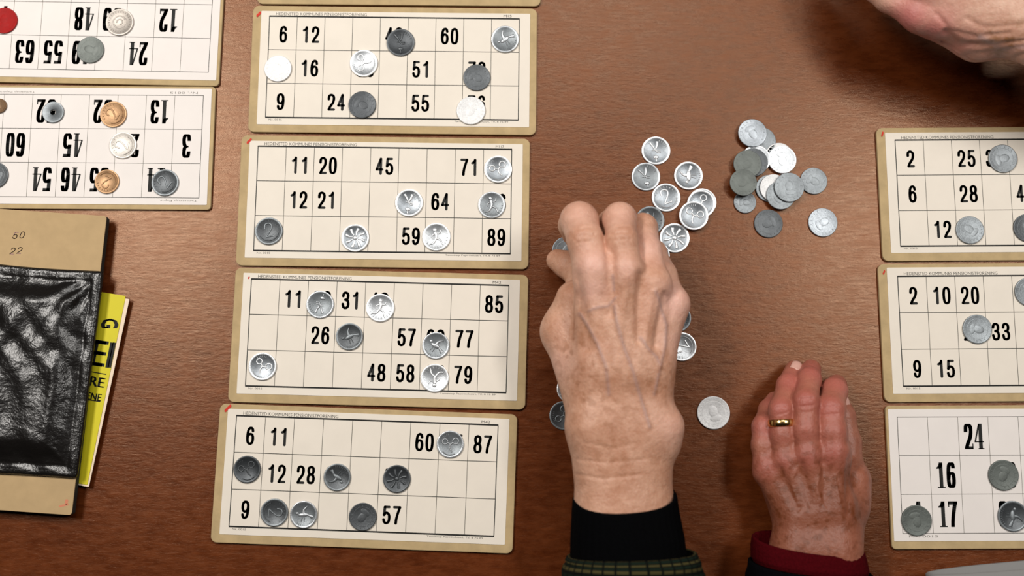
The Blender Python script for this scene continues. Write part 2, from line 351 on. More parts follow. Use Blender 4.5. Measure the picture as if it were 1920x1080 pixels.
# ------------------------------------------------------------------ coins
def coin_mesh(style, R=1.0, th=0.14, hole=0.0, rim=0.10, seed=0):
    """coin of radius 1: turned profile with a raised rim, and a struck design on the upper face; z from 0"""
    rnd = random.Random(seed); mb = MB(); n = 48
    if style == 'worn' and not hole: rim = 0.055
    fz = th - (0.008 if style == 'worn' else 0.022)      # field level
    prof = [(0.93, 0), (0.985, 0.012), (1.0, 0.03), (1.0, th-0.03), (0.985, th-0.008), (0.95, th), (1-rim, th), (1-rim-0.035, fz)]
    prof.append((hole + 0.03 if hole else 0.0005, fz))
    if hole: prof += [(hole, fz-0.02), (hole, 0.02), (hole+0.02, 0.0)]
    v = []; f = []
    for r, z in prof:
        for k in range(n):
            a = 2*math.pi*k/n; v.append((R*r*math.cos(a), R*r*math.sin(a), z))
    for i in range(len(prof)-1):
        for k in range(n): f.append((i*n+k, i*n+(k+1) % n, (i+1)*n+(k+1) % n, (i+1)*n+k))
    if hole:
        L = (len(prof)-1)*n
        for k in range(n): f.append((L+k, L+(k+1) % n, (k+1) % n, k))
    else: f.append(tuple(reversed(range(n))))
    mb.add(v, f, 0)
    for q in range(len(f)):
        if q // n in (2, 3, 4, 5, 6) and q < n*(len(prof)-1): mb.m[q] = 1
    def ridge(pts, r0, r1=None, hgt=0.05, close=False):
        r1 = r0 if r1 is None else r1; m = len(pts); S = 6; vv = []; ff = []
        for i, p in enumerate(pts):
            a = pts[max(i-1, 0)]; b = pts[min(i+1, m-1)]; dx, dy = b[0]-a[0], b[1]-a[1]; l = math.hypot(dx, dy) or 1
            nx, ny = -dy/l, dx/l; t = i/(m-1) if m > 1 else 0; r = r0 + (r1-r0)*t
            for k in range(S+1):
                c = math.cos(math.pi*k/S); s = math.sin(math.pi*k/S)
                vv.append((p[0]+nx*r*c, p[1]+ny*r*c, fz - 0.004 + s*hgt))
        for i in range(m-1):
            for k in range(S): ff.append((i*(S+1)+k, (i+1)*(S+1)+k, (i+1)*(S+1)+k+1, i*(S+1)+k+1))
        for e in (0, m-1):
            q = tuple(e*(S+1)+k for k in range(S+1)); ff.append(q if e else q[::-1])
        mb.add(vv, ff, 1)
    def dome(x, y, rx, ry, hgt=0.06):
        vv = []; ff = []; A, B = 12, 4
        for j in range(B):
            w = math.cos(math.pi/2*j/B); z = math.sin(math.pi/2*j/B)
            for k in range(A): vv.append((x+rx*w*math.cos(2*math.pi*k/A), y+ry*w*math.sin(2*math.pi*k/A), fz-0.004+z*hgt))
        for j in range(B-1):
            for k in range(A): ff.append((j*A+k, j*A+(k+1) % A, (j+1)*A+(k+1) % A, (j+1)*A+k))
        ff.append(tuple((B-1)*A+k for k in range(A))); mb.add(vv, ff, 0 if style == 'worn' else 1)
    def arc(cx, cy, r, a0, a1, m=14): return [(cx+r*math.cos(math.radians(a0+(a1-a0)*i/m)), cy+r*math.sin(math.radians(a0+(a1-a0)*i/m))) for i in range(m+1)]
    def legend(r, a0, a1, cnt):
        for i in range(cnt):
            a = math.radians(a0+(a1-a0)*i/max(cnt-1, 1))
            ridge([((r-.06)*math.cos(a), (r-.06)*math.sin(a)), ((r+.06)*math.cos(a+.02), (r+.06)*math.sin(a+.02))], .022, hgt=.03)
    if style == 'ears':
        ridge(spline([(-.42,.55),(-.25,.35),(-.1,.12)]), .09, .06); ridge(spline([(.1,.62),(.08,.35),(-.02,.1)]), .09, .06)
        ridge([(-.25,.02),(.3,.0)], .05); ridge(spline([(-.1,.1),(.1,-.12),(.32,-.1)]), .05); dome(.0,-.48,.2,.14,.07); ridge([(.0,-.5),(.03,-.78)], .05); legend(.74, 20, 70, 5)
    elif style == 'curl':
        ridge(arc(-.38,.2,.2,0,330), .05); ridge(arc(.4,.22,.22,-150,190), .05); ridge(spline([(-.2,.15),(0,.0),(.2,.12)]), .05)
        ridge(spline([(0,0),(-.02,-.3),(.12,-.55)]), .07, .04); ridge(arc(0,-.1,.68,-140,-60), .03); legend(.72, 100, 150, 6)
    elif style == 'leaf':
        for a in range(0, 360, 45):
            c, s = math.cos(math.radians(a)), math.sin(math.radians(a))
            ridge([(c*.2, s*.2), (c*.45-s*.05, s*.45+c*.05), (c*.7, s*.7)], .05, .12)
        dome(0, 0, .16, .16)
    elif style == 'figure':
        dome(.02,.5,.15,.15,.07); ridge(spline([(0,.36),(.02,.1),(-.05,-.12)]), .13, .1, .07); ridge(spline([(0,.28),(.3,.2),(.42,.4)]), .06, .04); ridge(spline([(0,.26),(-.3,.12),(-.25,-.1)]), .06, .04)
        ridge(spline([(-.04,-.1),(.22,-.3),(.3,-.66)]), .09, .05); ridge(spline([(-.06,-.1),(-.3,-.38),(-.6,-.4)]), .09, .05); legend(.76, 200, 340, 10)
    elif style == 'numeral':
        ridge(spline([(-.26,.2),(-.2,.5),(.05,.56),(.24,.4),(.16,.1),(-.24,-.38)]), .06); ridge([(-.26,-.4),(.3,-.4)], .06); ridge(arc(0,0,.72,200,340), .03); legend(.74, 30, 150, 8)
    elif style == 'bird':
        dome(-.02,-.02,.40,.17,.07); dome(-.46,.12,.13,.11); ridge(spline([(0,.05),(.05,.35),(.32,.6)]), .15, .03, .06); ridge([(.3,-.04),(.66,-.22)], .07, .15); ridge([(-.1,-.2),(-.2,-.5)], .03); ridge([(.05,-.2),(.02,-.52)], .03); legend(.78, -130, -50, 9)
    elif style == 'ring':
        ridge(arc(0,0,.45,0,360,28), .05, hgt=.03); ridge(arc(0,0,.2,40,320,14), .05, hgt=.04); legend(.76, 0, 350, 26)
    if style == 'worn' and not hole:
        rm = list(mb.m); dome(.0,.08,.30,.40,.018); dome(.06,-.34,.40,.22,.014); ridge(arc(0,0,.7,0,360,30), .03, hgt=.006)
        for i in range(16):
            a = math.radians(120 + i*19); ridge([(.76*math.cos(a), .76*math.sin(a)), (.86*math.cos(a+.03), .86*math.sin(a+.03))], .03, hgt=.010)
        mb.m = rm + [0]*(len(mb.f) - len(rm))
    me = bpy.data.meshes.new('coin')
    me.from_pydata(mb.v, [], mb.f); me.materials.append(None); me.materials.append(None); me.polygons.foreach_set('material_index', mb.m)
    me.polygons.foreach_set('use_smooth', [True]*len(me.polygons)); me.update()
    try: me.set_sharp_from_angle(angle=math.radians(38))
    except Exception: pass
    return me
def metal(name, col, rough, metallic, var=0.25, patina=None):
    m, nt, b = mat(name)
    co = coords(nt); oi = N(nt, 'ShaderNodeObjectInfo'); sh = N(nt, 'ShaderNodeVectorMath', operation='MULTIPLY_ADD')
    nt.links.new(oi.outputs['Random'], sh.inputs[0]); sh.inputs[1].default_value = (37, 53, 0); nt.links.new(co, sh.inputs[2]); co = sh.outputs[0]
    n1 = noise(nt, co, 1.6, 5, 0.6); n2 = noise(nt, co, 9, 4, 0.7)
    lo = tuple(c*(1-var) for c in col); hi = tuple(min(1, c*(1+var)) for c in col)
    c = ramp(nt, n1, [(0.3, lo), (0.7, hi)])
    if patina: c = mixc(nt, ramp(nt, n2, [(0.45, (0, 0, 0)), (0.7, (1, 1, 1))]), c, patina)
    c = mixc(nt, 0.26, c, ramp(nt, n2, [(0.34, tuple(x*0.45 for x in col)), (0.66, tuple(min(1, x*1.35) for x in col))]))
    nt.links.new(c, b.inputs['Base Color'])
    b.inputs['Metallic'].default_value = metallic; b.inputs['Roughness'].default_value = rough
    bump(nt, b, n2, 0.02, 0.06)
    return m
MET = {
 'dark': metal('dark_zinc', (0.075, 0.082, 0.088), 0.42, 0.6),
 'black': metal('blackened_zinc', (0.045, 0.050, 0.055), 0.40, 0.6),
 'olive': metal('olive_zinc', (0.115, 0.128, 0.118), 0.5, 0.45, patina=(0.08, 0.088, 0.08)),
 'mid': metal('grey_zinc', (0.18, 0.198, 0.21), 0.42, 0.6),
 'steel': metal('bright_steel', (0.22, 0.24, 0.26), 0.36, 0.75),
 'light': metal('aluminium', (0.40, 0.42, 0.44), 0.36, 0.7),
 'glint': metal('glint_aluminium', (0.72, 0.74, 0.76), 0.34, 0.6, 0.1),  # paler aluminium for rims and relief, lamp glints put into its colour
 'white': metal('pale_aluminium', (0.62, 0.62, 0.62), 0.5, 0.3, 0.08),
 'warm': metal('dull_nickel', (0.42, 0.38, 0.34), 0.45, 0.5),
 'bronze': metal('bronze', (0.40, 0.235, 0.12), 0.45, 0.55),
 'brown': metal('brown_bronze', (0.14, 0.075, 0.03), 0.5, 0.4),
 'silver': metal('pale_silver', (0.62, 0.58, 0.53), 0.42, 0.4),
}
_cm = {}
def coin(px, py, r, tone, style, label, base='card', lev=0, rot=None, group=None, hole=0.0, name='coin'):
    """px, py, r: where the photo shows it; lev: how many coins lie under it"""
    key = (style, hole)
    if key not in _cm: _cm[key] = coin_mesh(style, hole=hole, seed=len(_cm))
    z = (CARD_TOP if base == 'card' else 0.00005) + lev*0.00150
    c = at(px, py, z + 0.0014); e = at(px + r, py, z + 0.0014)
    R = abs(e[0]-c[0])
    rnd = random.Random(int(px*31+py))
    o = bpy.data.objects.new(name, _cm[key]); link(o)
    o.location = (c[0], c[1], TZ + z); o.scale = (R, R, 0.0099)
    o.rotation_euler = (0, 0, math.radians(rot if rot is not None else rnd.uniform(0, 360)))
    rim = {'dark': 'mid', 'black': 'dark', 'mid': 'light', 'steel': 'glint', 'light': 'glint'}.get(tone, tone)  # rim and relief lighter than the field: reflected lamps painted in
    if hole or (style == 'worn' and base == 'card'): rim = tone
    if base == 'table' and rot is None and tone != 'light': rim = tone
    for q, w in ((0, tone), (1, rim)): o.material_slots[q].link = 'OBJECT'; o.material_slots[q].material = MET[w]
    tag(o, label, 'coin', group or ('coins marking numbers on the bingo cards' if base == 'card' else 'loose coins on the table'))
    return o
COINS = [
 # topmost middle card
 (751, 79, 26.5, 'black', 'ears', 'dark coin partly covering 48 in the card reading 6 12 60', 0),
 (947, 73, 26, 'mid', 'bird', 'grey coin in the top right square of the card reading 6 12 60', 40),
 (682, 118, 26, 'light', 'curl', 'silvery coin between 16 and 51 on the top middle card', 90),
 (521, 128, 25.5, 'white', 'worn', 'pale whitish coin left of the number 16', None),
 (894, 145, 25.5, 'dark', 'worn', 'dark blotched coin right of 51 on the top middle card', None),
 (679, 196, 26, 'black', 'worn', 'blackish coin right of the number 24 on the top middle card', None),
 (883, 207, 27, 'white', 'worn', 'white shiny coin below the 76, right of 55', None),
 # card 11 20 45 71
 (934, 317, 26, 'steel', 'curl', 'blue-grey coin right of the number 71', 20),
 (767, 380, 26, 'steel', 'ears', 'silver coin with bold relief left of the number 64', -10),
 (922, 384, 25.5, 'mid', 'figure', 'grey coin straight above the number 89', None),
 (504, 433, 26, 'dark', 'numeral', 'dark grey coin at the left end, straight above the number 11 of the next card', 10),
 (666, 446, 26, 'steel', 'leaf', 'grey coin with rosette relief, left of the number 59', None),
 (818, 444, 26.5, 'light', 'figure', 'bright aluminium coin right of the number 59', 15),
 # card 11 31 85
 (600, 571, 26, 'mid', 'ears', 'grey coin between 11 and 31', 160),
 (713, 577, 26.5, 'light', 'figure', 'bright coin with a figure in relief, right of the number 31', 0),
 (655, 631, 25.5, 'dark', 'bird', 'dark relief coin right of the number 26', 30),
 (817, 648, 25.5, 'mid', 'bird', 'grey coin between 57 and 77', -30),
 (492, 687, 26, 'steel', 'curl', 'grey coin with white relief in the lower left square below 11 31 85', -30),
 (815, 709, 26.5, 'light', 'figure', 'pale bluish coin between 58 and 79', 180),
 # card 6 11 60 87
 (844, 833, 25.5, 'mid', 'curl', 'blue-grey coin between 60 and 87', 0),
 (463, 880, 25.5, 'black', 'curl', 'black shiny coin left of the 12 on the lowest middle card', 20),
 (632, 895, 25.5, 'dark', 'bird', 'dark grey coin right of the number 28 on the lowest middle card', None),
 (744, 898, 26, 'black', 'leaf', 'dark relief coin alone in the middle row, far right of 28', 12),
 (514, 961, 26, 'dark', 'numeral', 'plain dark coin right of the 9 on the lowest middle card', None),
 (569, 965, 25.5, 'mid', 'bird', 'bright relief coin second from the 9 on the lowest middle card', None),
 (680, 969, 26, 'dark', 'worn', 'smooth dark coin left of the 57 on the lowest middle card', None),
 # right hand cards
 (1881, 297, 27, 'mid', 'worn', 'blue-grey coin right of the number 25', None),
 (1819, 431, 26.5, 'mid', 'worn', 'blue-grey coin right of the 12 on the upper right card', None),
 (1927, 427, 26.5, 'dark', 'worn', 'coin cut by the right edge of the photo, level with 12', None),
 (1930, 547, 27, 'mid', 'worn', 'coin cut by the right edge of the photo, level with 10 20', None),
 (1833, 617, 27.5, 'mid', 'worn', 'blue-grey coin left of the number 33', None),
 (1882, 891, 28.5, 'olive', 'worn', 'dull dark coin right of 16 on the serif number card', None),
 (1719, 976, 28.5, 'olive', 'worn', 'dull greenish coin left of 17 on the serif number card', None),
 (1900, 968, 28.5, 'dark', 'bird', 'dark grey coin far right of 17 on the serif number card', None),
 # left hand cards
 (224, 41, 26, 'warm', 'ring', 'warm grey coin right of the upside-down 48', None),
 (169, 93, 25.5, 'olive', 'worn', 'greenish grey coin right of the upside-down 55', None),
 (-2, 198, 14, 'brown', 'worn', 'dark brown coin cut by the left edge of the photo', None),
 (212, 214, 25, 'bronze', 'numeral', 'copper coloured coin left of the upside-down 13', 60),
 (230, 272, 25.5, 'silver', 'numeral', 'pale silver coin right of the upside-down 45', 80),
 (-10, 328, 25, 'dark', 'worn', 'dark coin cut by the left edge, lowest on the left cards', None),
 (200, 340, 23, 'bronze', 'numeral', 'small copper coin right of the upside-down 46', 160),
 (309, 342, 25.5, 'dark', 'numeral', 'dark grey coin in the lower right of the upside-down cards', None),
]
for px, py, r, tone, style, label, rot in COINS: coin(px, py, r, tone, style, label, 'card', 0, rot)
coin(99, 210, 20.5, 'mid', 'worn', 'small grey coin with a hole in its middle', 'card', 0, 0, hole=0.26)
# red plastic counter at the left edge
M_REDP = simple('red_plastic', sval((150, 8, 6)), 0.6, 0, 3, 0.1, 0, 0.2)
MET['red'] = M_REDP
rc = coin(7, 38, 25, 'red', 'worn', 'flat red round counter at the left edge of the photo', 'card', 0, 0, name='counter')
rc['category'] = 'counter'
LEFT = 'loose shiny coins around the right hand'; RIGHT = 'loose dull coins in the right pile'
LOOSE = [
 (1230, 282, 27, 'steel', 'ears', 'shiny coin, topmost of the loose ones above the bent fingers', 0, 0, LEFT),
 (1211, 331, 27, 'mid', 'ears', 'shiny coin with forked relief, touching the topmost shiny one from below', 0, 10, LEFT),
 (1291, 329, 27, 'steel', 'bird', 'shiny coin lying apart on the right, above the two stacked ones', 0, 90, LEFT),
 (1249, 370, 27, 'steel', 'numeral', 'shiny coin in the centre of the loose shiny ones', 0, 20, LEFT),
 (1317, 379, 26.5, 'light', 'worn', 'shiny coin at the bottom of the three-coin stack', 0, 0, LEFT),
 (1315, 382, 26.5, 'steel', 'curl', 'shiny coin in the middle of the three-coin stack', 1, 40, LEFT),
 (1301, 404, 27.5, 'steel', 'curl', 'shiny coin on top of the three-coin stack', 2, -20, LEFT),
 (1219, 413, 27, 'dark', 'figure', 'dark shiny coin touched by the ring finger', 0, 20, LEFT),
 (1265, 446, 28, 'steel', 'leaf', 'pale matt coin right of the dark shiny one by the ring finger', 0, 10, LEFT),
 (1229, 478, 27, 'mid', 'ring', 'shiny coin half hidden under the little finger', 0, 0, LEFT),
 (1062, 470, 27, 'mid', 'worn', 'coin between thumb and index finger, only its top showing', 0, None, LEFT),
 (1269, 596, 27, 'dark', 'ring', 'dark shiny coin half under the right edge of the hand', 0, 0, LEFT),
 (1279, 650, 27, 'light', 'numeral', 'bright coin below the dark one at the right edge of the hand', 0, 120, LEFT),
 (1236, 702, 27, 'light', 'worn', 'coin almost hidden under the wrist, its right rim showing', 0, None, LEFT),
 (1043, 619, 27, 'light', 'worn', 'coin hidden under the thumb base, its left rim showing', 0, None, LEFT),
 (1071, 729, 27, 'light', 'worn', 'coin hidden under the wrist, its left rim just showing', 0, None, LEFT),
 (1057, 779, 27, 'dark', 'curl', 'dark coin half under the left side of the wrist', 0, 60, LEFT),
 (1338, 774, 31, 'white', 'worn', 'large white coin alone between the two hands', 0, None, 'loose coins on the table'),
 (1429, 264, 26, 'mid', 'worn', 'blue-grey coin mostly under the topmost pale coin', 0, None, RIGHT),
 (1418, 298, 27, 'light', 'worn', 'pale coin mostly covered, below the topmost pale coin', 1, None, RIGHT),
 (1411, 249, 27, 'steel', 'worn', 'pale coin, topmost of the dull pile', 2, None, RIGHT),
 (1413, 304, 27, 'dark', 'worn', 'dark coin showing as a crescent in the dull pile', 2, None, RIGHT),
 (1402, 307, 26.5, 'olive', 'worn', 'dark grey coin on the dark crescent one', 3, None, RIGHT),
 (1394, 342, 25.5, 'olive', 'worn', 'olive dark coin, leftmost of the dull pile', 4, None, RIGHT),
 (1397, 379, 21, 'mid', 'worn', 'small grey coin below the leftmost dull ones', 0, None, RIGHT),
 (1461, 293, 26, 'white', 'worn', 'white coin showing above the bright worn one', 0, None, RIGHT),
 (1467, 299, 26.5, 'light', 'worn', 'bright worn coin on the white one, right of the pile top', 1, None, RIGHT),
 (1443, 353, 26, 'mid', 'worn', 'grey coin under the white sliver in the pile', 0, None, RIGHT),
 (1451, 352, 26, 'white', 'worn', 'white coin showing as a sliver in the pile middle', 1, None, RIGHT),
 (1464, 366, 27, 'mid', 'worn', 'grey coin under the round one at the pile bottom', 2, None, RIGHT),
 (1480, 351, 28, 'mid', 'worn', 'grey coin on top at the lower right of the pile', 3, None, RIGHT),
 (1526, 339, 25.5, 'mid', 'worn', 'blue-grey coin, rightmost touching the pile', 0, None, RIGHT),
 (1441, 419, 27, 'dark', 'worn', 'dark coin lying apart straight below the pile', 0, None, RIGHT),
 (1543, 417, 27.5, 'steel', 'worn', 'pale grey coin lying apart, lower right of the pile', 0, None, RIGHT),
]
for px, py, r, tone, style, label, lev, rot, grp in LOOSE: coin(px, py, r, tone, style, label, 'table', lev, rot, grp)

# ------------------------------------------------------------------ hands: one continuous skin grown from bones
class Field:
    """Signed distances on a grid, in metres; round cones are added with soft joins."""
    def __init__(s, lo, hi, h):
        s.lo = np.array(lo, float); s.h = h
        s.n = np.ceil((np.array(hi) - s.lo) / h).astype(int) + 1
        s.ax = [(s.lo[i] + h*np.arange(s.n[i])).astype(np.float32) for i in range(3)]
    def new(s): return np.full(s.n, 0.05, np.float32)
    def cone(s, d, a, b, r1, r2, k):
        """soft union of field d with the round cone a-b"""
        a = np.array(a, float); b = np.array(b, float); m = max(r1, r2) + k + 0.004
        i0 = np.maximum(((np.minimum(a, b) - m - s.lo)/s.h).astype(int), 0)
        i1 = np.minimum(((np.maximum(a, b) + m - s.lo)/s.h).astype(int) + 2, s.n)
        if (i1 <= i0).any(): return
        X = s.ax[0][i0[0]:i1[0], None, None]; Y = s.ax[1][None, i0[1]:i1[1], None]; Z = s.ax[2][None, None, i0[2]:i1[2]]
        ba = b - a; L2 = float(ba @ ba) + 1e-12; L = math.sqrt(L2)
        px, py, pz = X - np.float32(a[0]), Y - np.float32(a[1]), Z - np.float32(a[2])
        t = np.clip((px*ba[0] + py*ba[1] + pz*ba[2])/L2, 0, 1)
        # shift along the axis so that the cone's slope is met at a right angle
        rr = (r1 - r2)/L
        if abs(rr) < 0.95:
            q = np.sqrt(np.maximum((px - t*ba[0])**2 + (py - t*ba[1])**2 + (pz - t*ba[2])**2, 0))
            t = np.clip((px*ba[0] + py*ba[1] + pz*ba[2])/L2 - q*rr/math.sqrt(1 - rr*rr)/L, 0, 1)
        e = np.sqrt((px - t*ba[0])**2 + (py - t*ba[1])**2 + (pz - t*ba[2])**2) - (r1 + (r2 - r1)*t)
        sl = tuple(slice(i0[i], i1[i]) for i in range(3))
        d[sl] = s.smin(d[sl], e.astype(np.float32), k)
    @staticmethod
    def smin(a, b, k):
        if k <= 0: return np.minimum(a, b)
        h = np.clip(0.5 + 0.5*(b - a)/k, 0, 1)
        return (b + (a - b)*h - k*h*(1 - h)).astype(np.float32)
    def surface(s, v):
        """surface nets: vertices and quads of the zero level"""
        neg = v < 0
        c = [neg[i:neg.shape[0]-1+i, j:neg.shape[1]-1+j, k:neg.shape[2]-1+k] for i in (0, 1) for j in (0, 1) for k in (0, 1)]
        cnt = sum(x.astype(np.int8) for x in c); act = (cnt > 0) & (cnt < 8)
        ijk = np.argwhere(act); idx = np.full(act.shape, -1, np.int64); idx[act] = np.arange(len(ijk))
        acc = np.zeros((len(ijk), 3)); num = np.zeros(len(ijk))
        for axis in range(3):
            for p in (0, 1):
                for q in (0, 1):
                    o = [0, 0, 0]; o[(axis+1) % 3] = p; o[(axis+2) % 3] = q
                    A = ijk + o; B = A.copy(); B[:, axis] += 1
                    va = v[A[:, 0], A[:, 1], A[:, 2]]; vb = v[B[:, 0], B[:, 1], B[:, 2]]
                    m = (va < 0) != (vb < 0); t = np.where(m, va/np.where(m, va - vb, 1), 0)
                    P = np.array(o, float) + np.zeros((len(ijk), 3)); P[:, axis] += t
                    acc[m] += P[m]; num[m] += 1
        verts = s.lo + (ijk + acc/num[:, None])*s.h
        faces = []
        for axis in range(3):
            sl0 = [slice(1, -1)]*3; sl0[axis] = slice(0, -1); sl1 = list(sl0); sl1[axis] = slice(1, None)
            a = neg[tuple(sl0)]; b = neg[tuple(sl1)]
            for want, flip in ((a & ~b, False), (~a & b, True)):
                e = np.argwhere(want); off = np.array([1, 1, 1]); off[axis] = 0; e = e + off
                u, w = (axis+1) % 3, (axis+2) % 3; q = []
                for du, dw in ((-1, -1), (0, -1), (0, 0), (-1, 0)):
                    g = e.copy(); g[:, u] += du; g[:, w] += dw; q.append(idx[g[:, 0], g[:, 1], g[:, 2]])
                q = np.stack(q, 1); faces.append(q[:, ::-1] if flip else q)
        return verts, np.concatenate(faces)
def vnormals(v, f):
    n = np.cross(v[f[:, 2]] - v[f[:, 0]], v[f[:, 3]] - v[f[:, 1]]); o = np.zeros_like(v)
    for k in range(4): np.add.at(o, f[:, k], n)
    return o/np.maximum(np.linalg.norm(o, axis=1, keepdims=True), 1e-12)
def relax(v, f, it, lam=0.5):
    for _ in range(it):
        s = np.zeros_like(v); c = np.zeros(len(v))
        for k in range(4):
            for j in (1, 3): np.add.at(s, f[:, k], v[f[:, (k+j) % 4]]); np.add.at(c, f[:, k], 1)
        v = v + lam*(s/c[:, None] - v)
    return v
def polydist(xy, line):
    """distance in the table plane of each vertex to a polyline"""
    d = np.full(len(xy), 1.0)
    for a, b in zip(line, line[1:]):
        ab = b - a; t = np.clip(((xy - a) @ ab)/(ab @ ab + 1e-12), 0, 1)
        d = np.minimum(d, np.linalg.norm(xy - (a + t[:, None]*ab), axis=1))
    return d

def skin(name, base, deep, red, spot, shade_mott=0.5):
    m, nt, b = mat(name)
    co = coords(nt)
    n1 = noise(nt, co, 55, 4, 0.6); n2 = noise(nt, co, 260, 3, 0.6); n3 = noise(nt, co, 900, 3, 0.6)
    c = ramp(nt, n1, [(0.36, deep), (0.62, base)])
    c = mixc(nt, 0.32, c, ramp(nt, n2, [(0.38, deep), (0.62, base)])); c = mixc(nt, 0.14, c, ramp(nt, n3, [(0.38, deep), (0.62, base)]))
    def attr(a):
        n = N(nt, 'ShaderNodeAttribute', attribute_name=a); return n.outputs['Fac']
    c = mixc(nt, attr('pink'), c, red)
    c = mixc(nt, attr('vein'), c, (base[0]*0.50, base[1]*0.58, base[2]*0.80))
    # age-spot speckle, plus a broad brown that puts shade into the skin colour
    sp = N(nt, 'ShaderNodeTexNoise'); sp.inputs['Scale'].default_value = 210; sp.inputs['Detail'].default_value = 1
    nt.links.new(co, sp.inputs['Vector'])
    mk = ramp(nt, sp.outputs['Fac'], [(0.51, (0, 0, 0)), (0.66, (1, 1, 1))])
    mul = N(nt, 'ShaderNodeMath', operation='MULTIPLY'); nt.links.new(mk, mul.inputs[0]); nt.links.new(attr('spots_shade'), mul.inputs[1])
    hf = N(nt, 'ShaderNodeMath', operation='MULTIPLY'); hf.inputs[1].default_value = shade_mott; nt.links.new(attr('spots_shade'), hf.inputs[0])
    c = mixc(nt, hf.outputs[0], c, tuple(0.3*d_ + 0.7*s_ for d_, s_ in zip(deep, spot)))
    c = mixc(nt, mul.outputs[0], c, spot)
    nt.links.new(c, b.inputs['Base Color'])
    b.inputs['Roughness'].default_value = 0.46; b.inputs['Specular IOR Level'].default_value = 0.42
    b.inputs['Subsurface Weight'].default_value = 0.12; b.inputs['Subsurface Radius'].default_value = (0.004, 0.0015, 0.0008)
    b.inputs['Subsurface Scale'].default_value = 1.0
    v = N(nt, 'ShaderNodeTexVoronoi', feature='DISTANCE_TO_EDGE'); v.inputs['Scale'].default_value = 420
    nt.links.new(coords(nt, (1, 0.75, 1)), v.inputs['Vector'])
    p = bump(nt, b, v.outputs['Distance'], 0.0004, 0.34); p = bump(nt, b, n3, 0.0003, 0.5, p); bump(nt, b, n2, 0.0011, 0.45, p)
    return m

def P3(t): return at(t[0], t[1], t[2]*mm)
def grow(name, parent, material, palm, fingers, loose, h=0.0009, k_palm=0.009, k_finger=0.006, strokes=(), dabs=(), it=2, side=0.15):
    """palm: cones ((px,py,h),(px,py,h),r1,r2,k) in photo px and mm; fingers: chains [(px,py,h,r),...];
    loose: cones joined last; strokes: (kind, points(px,py,h), width mm, height mm); dabs: (attribute, (px,py,h), radius mm, strength)"""
    pts = []; 
    for c in list(palm) + list(loose): pts += [(P3(c[0]), c[2]*mm), (P3(c[1]), c[3]*mm)]
    for f in fingers: pts += [(P3(q), q[3]*mm) for q in f]
    lo = np.min([p - r - 0.006 for p, r in pts], axis=0); hi = np.max([p + r + 0.006 for p, r in pts], axis=0)
    F_ = Field(lo, hi, h)
    D = F_.new()
    for c in palm: F_.cone(D, P3(c[0]), P3(c[1]), c[2]*mm, c[3]*mm, (c[4] if len(c) > 4 else k_palm*1000)*mm)
    A = F_.new()
    for f in fingers:
        g = F_.new()
        for a, b in zip(f, f[1:]): F_.cone(g, P3(a), P3(b), a[3]*mm, b[3]*mm, 0.003)
        A = F_.smin(A, g, 0.0009)
    D = F_.smin(D, A, k_finger)
    for c in loose: F_.cone(D, P3(c[0]), P3(c[1]), c[2]*mm, c[3]*mm, (c[4] if len(c) > 4 else 5)*mm)
    v, f = F_.surface(D)
    v = relax(v, f, it)
    nrm = vnormals(v, f)
    att = {'pink': np.zeros(len(v)), 'vein': np.zeros(len(v)), 'spots_shade': np.zeros(len(v))}
    disp = np.zeros(len(v)); up = np.clip((nrm[:, 2] - side)/0.35, 0, 1)
    for kind, line, wd, ht in strokes:
        L = np.array([P3(q) for q in line])
        zmin = L[:, 2].min() - 0.02
        d = polydist(v[:, :2], L[:, :2]); g = np.exp(-(d/(wd*mm))**2)*up*(v[:, 2] > zmin)
        disp += g*ht*mm
        if kind == 'vein': att['vein'] = np.maximum(att['vein'], np.exp(-(d/(wd*0.8*mm))**2)*up*(v[:, 2] > zmin)*0.6)
    for a, q, r, sgt in dabs:
        c = P3(q); d = np.linalg.norm((v - c)*np.array([1, 1, 0.6]), axis=1); g = np.exp(-(d/(r*mm))**2)
        att[a] = np.maximum(att[a], g*sgt)
    v = v + nrm*disp[:, None]
    o = mesh_obj(name, v, f, material, parent, smooth=True)
    if parent is not None: o.location = -Vector(parent.location)
    for a, arr in att.items():
        at_ = o.data.attributes.new(a, 'FLOAT', 'POINT'); at_.data.foreach_set('value', np.clip(arr, 0, 1).astype(np.float32))
    return o

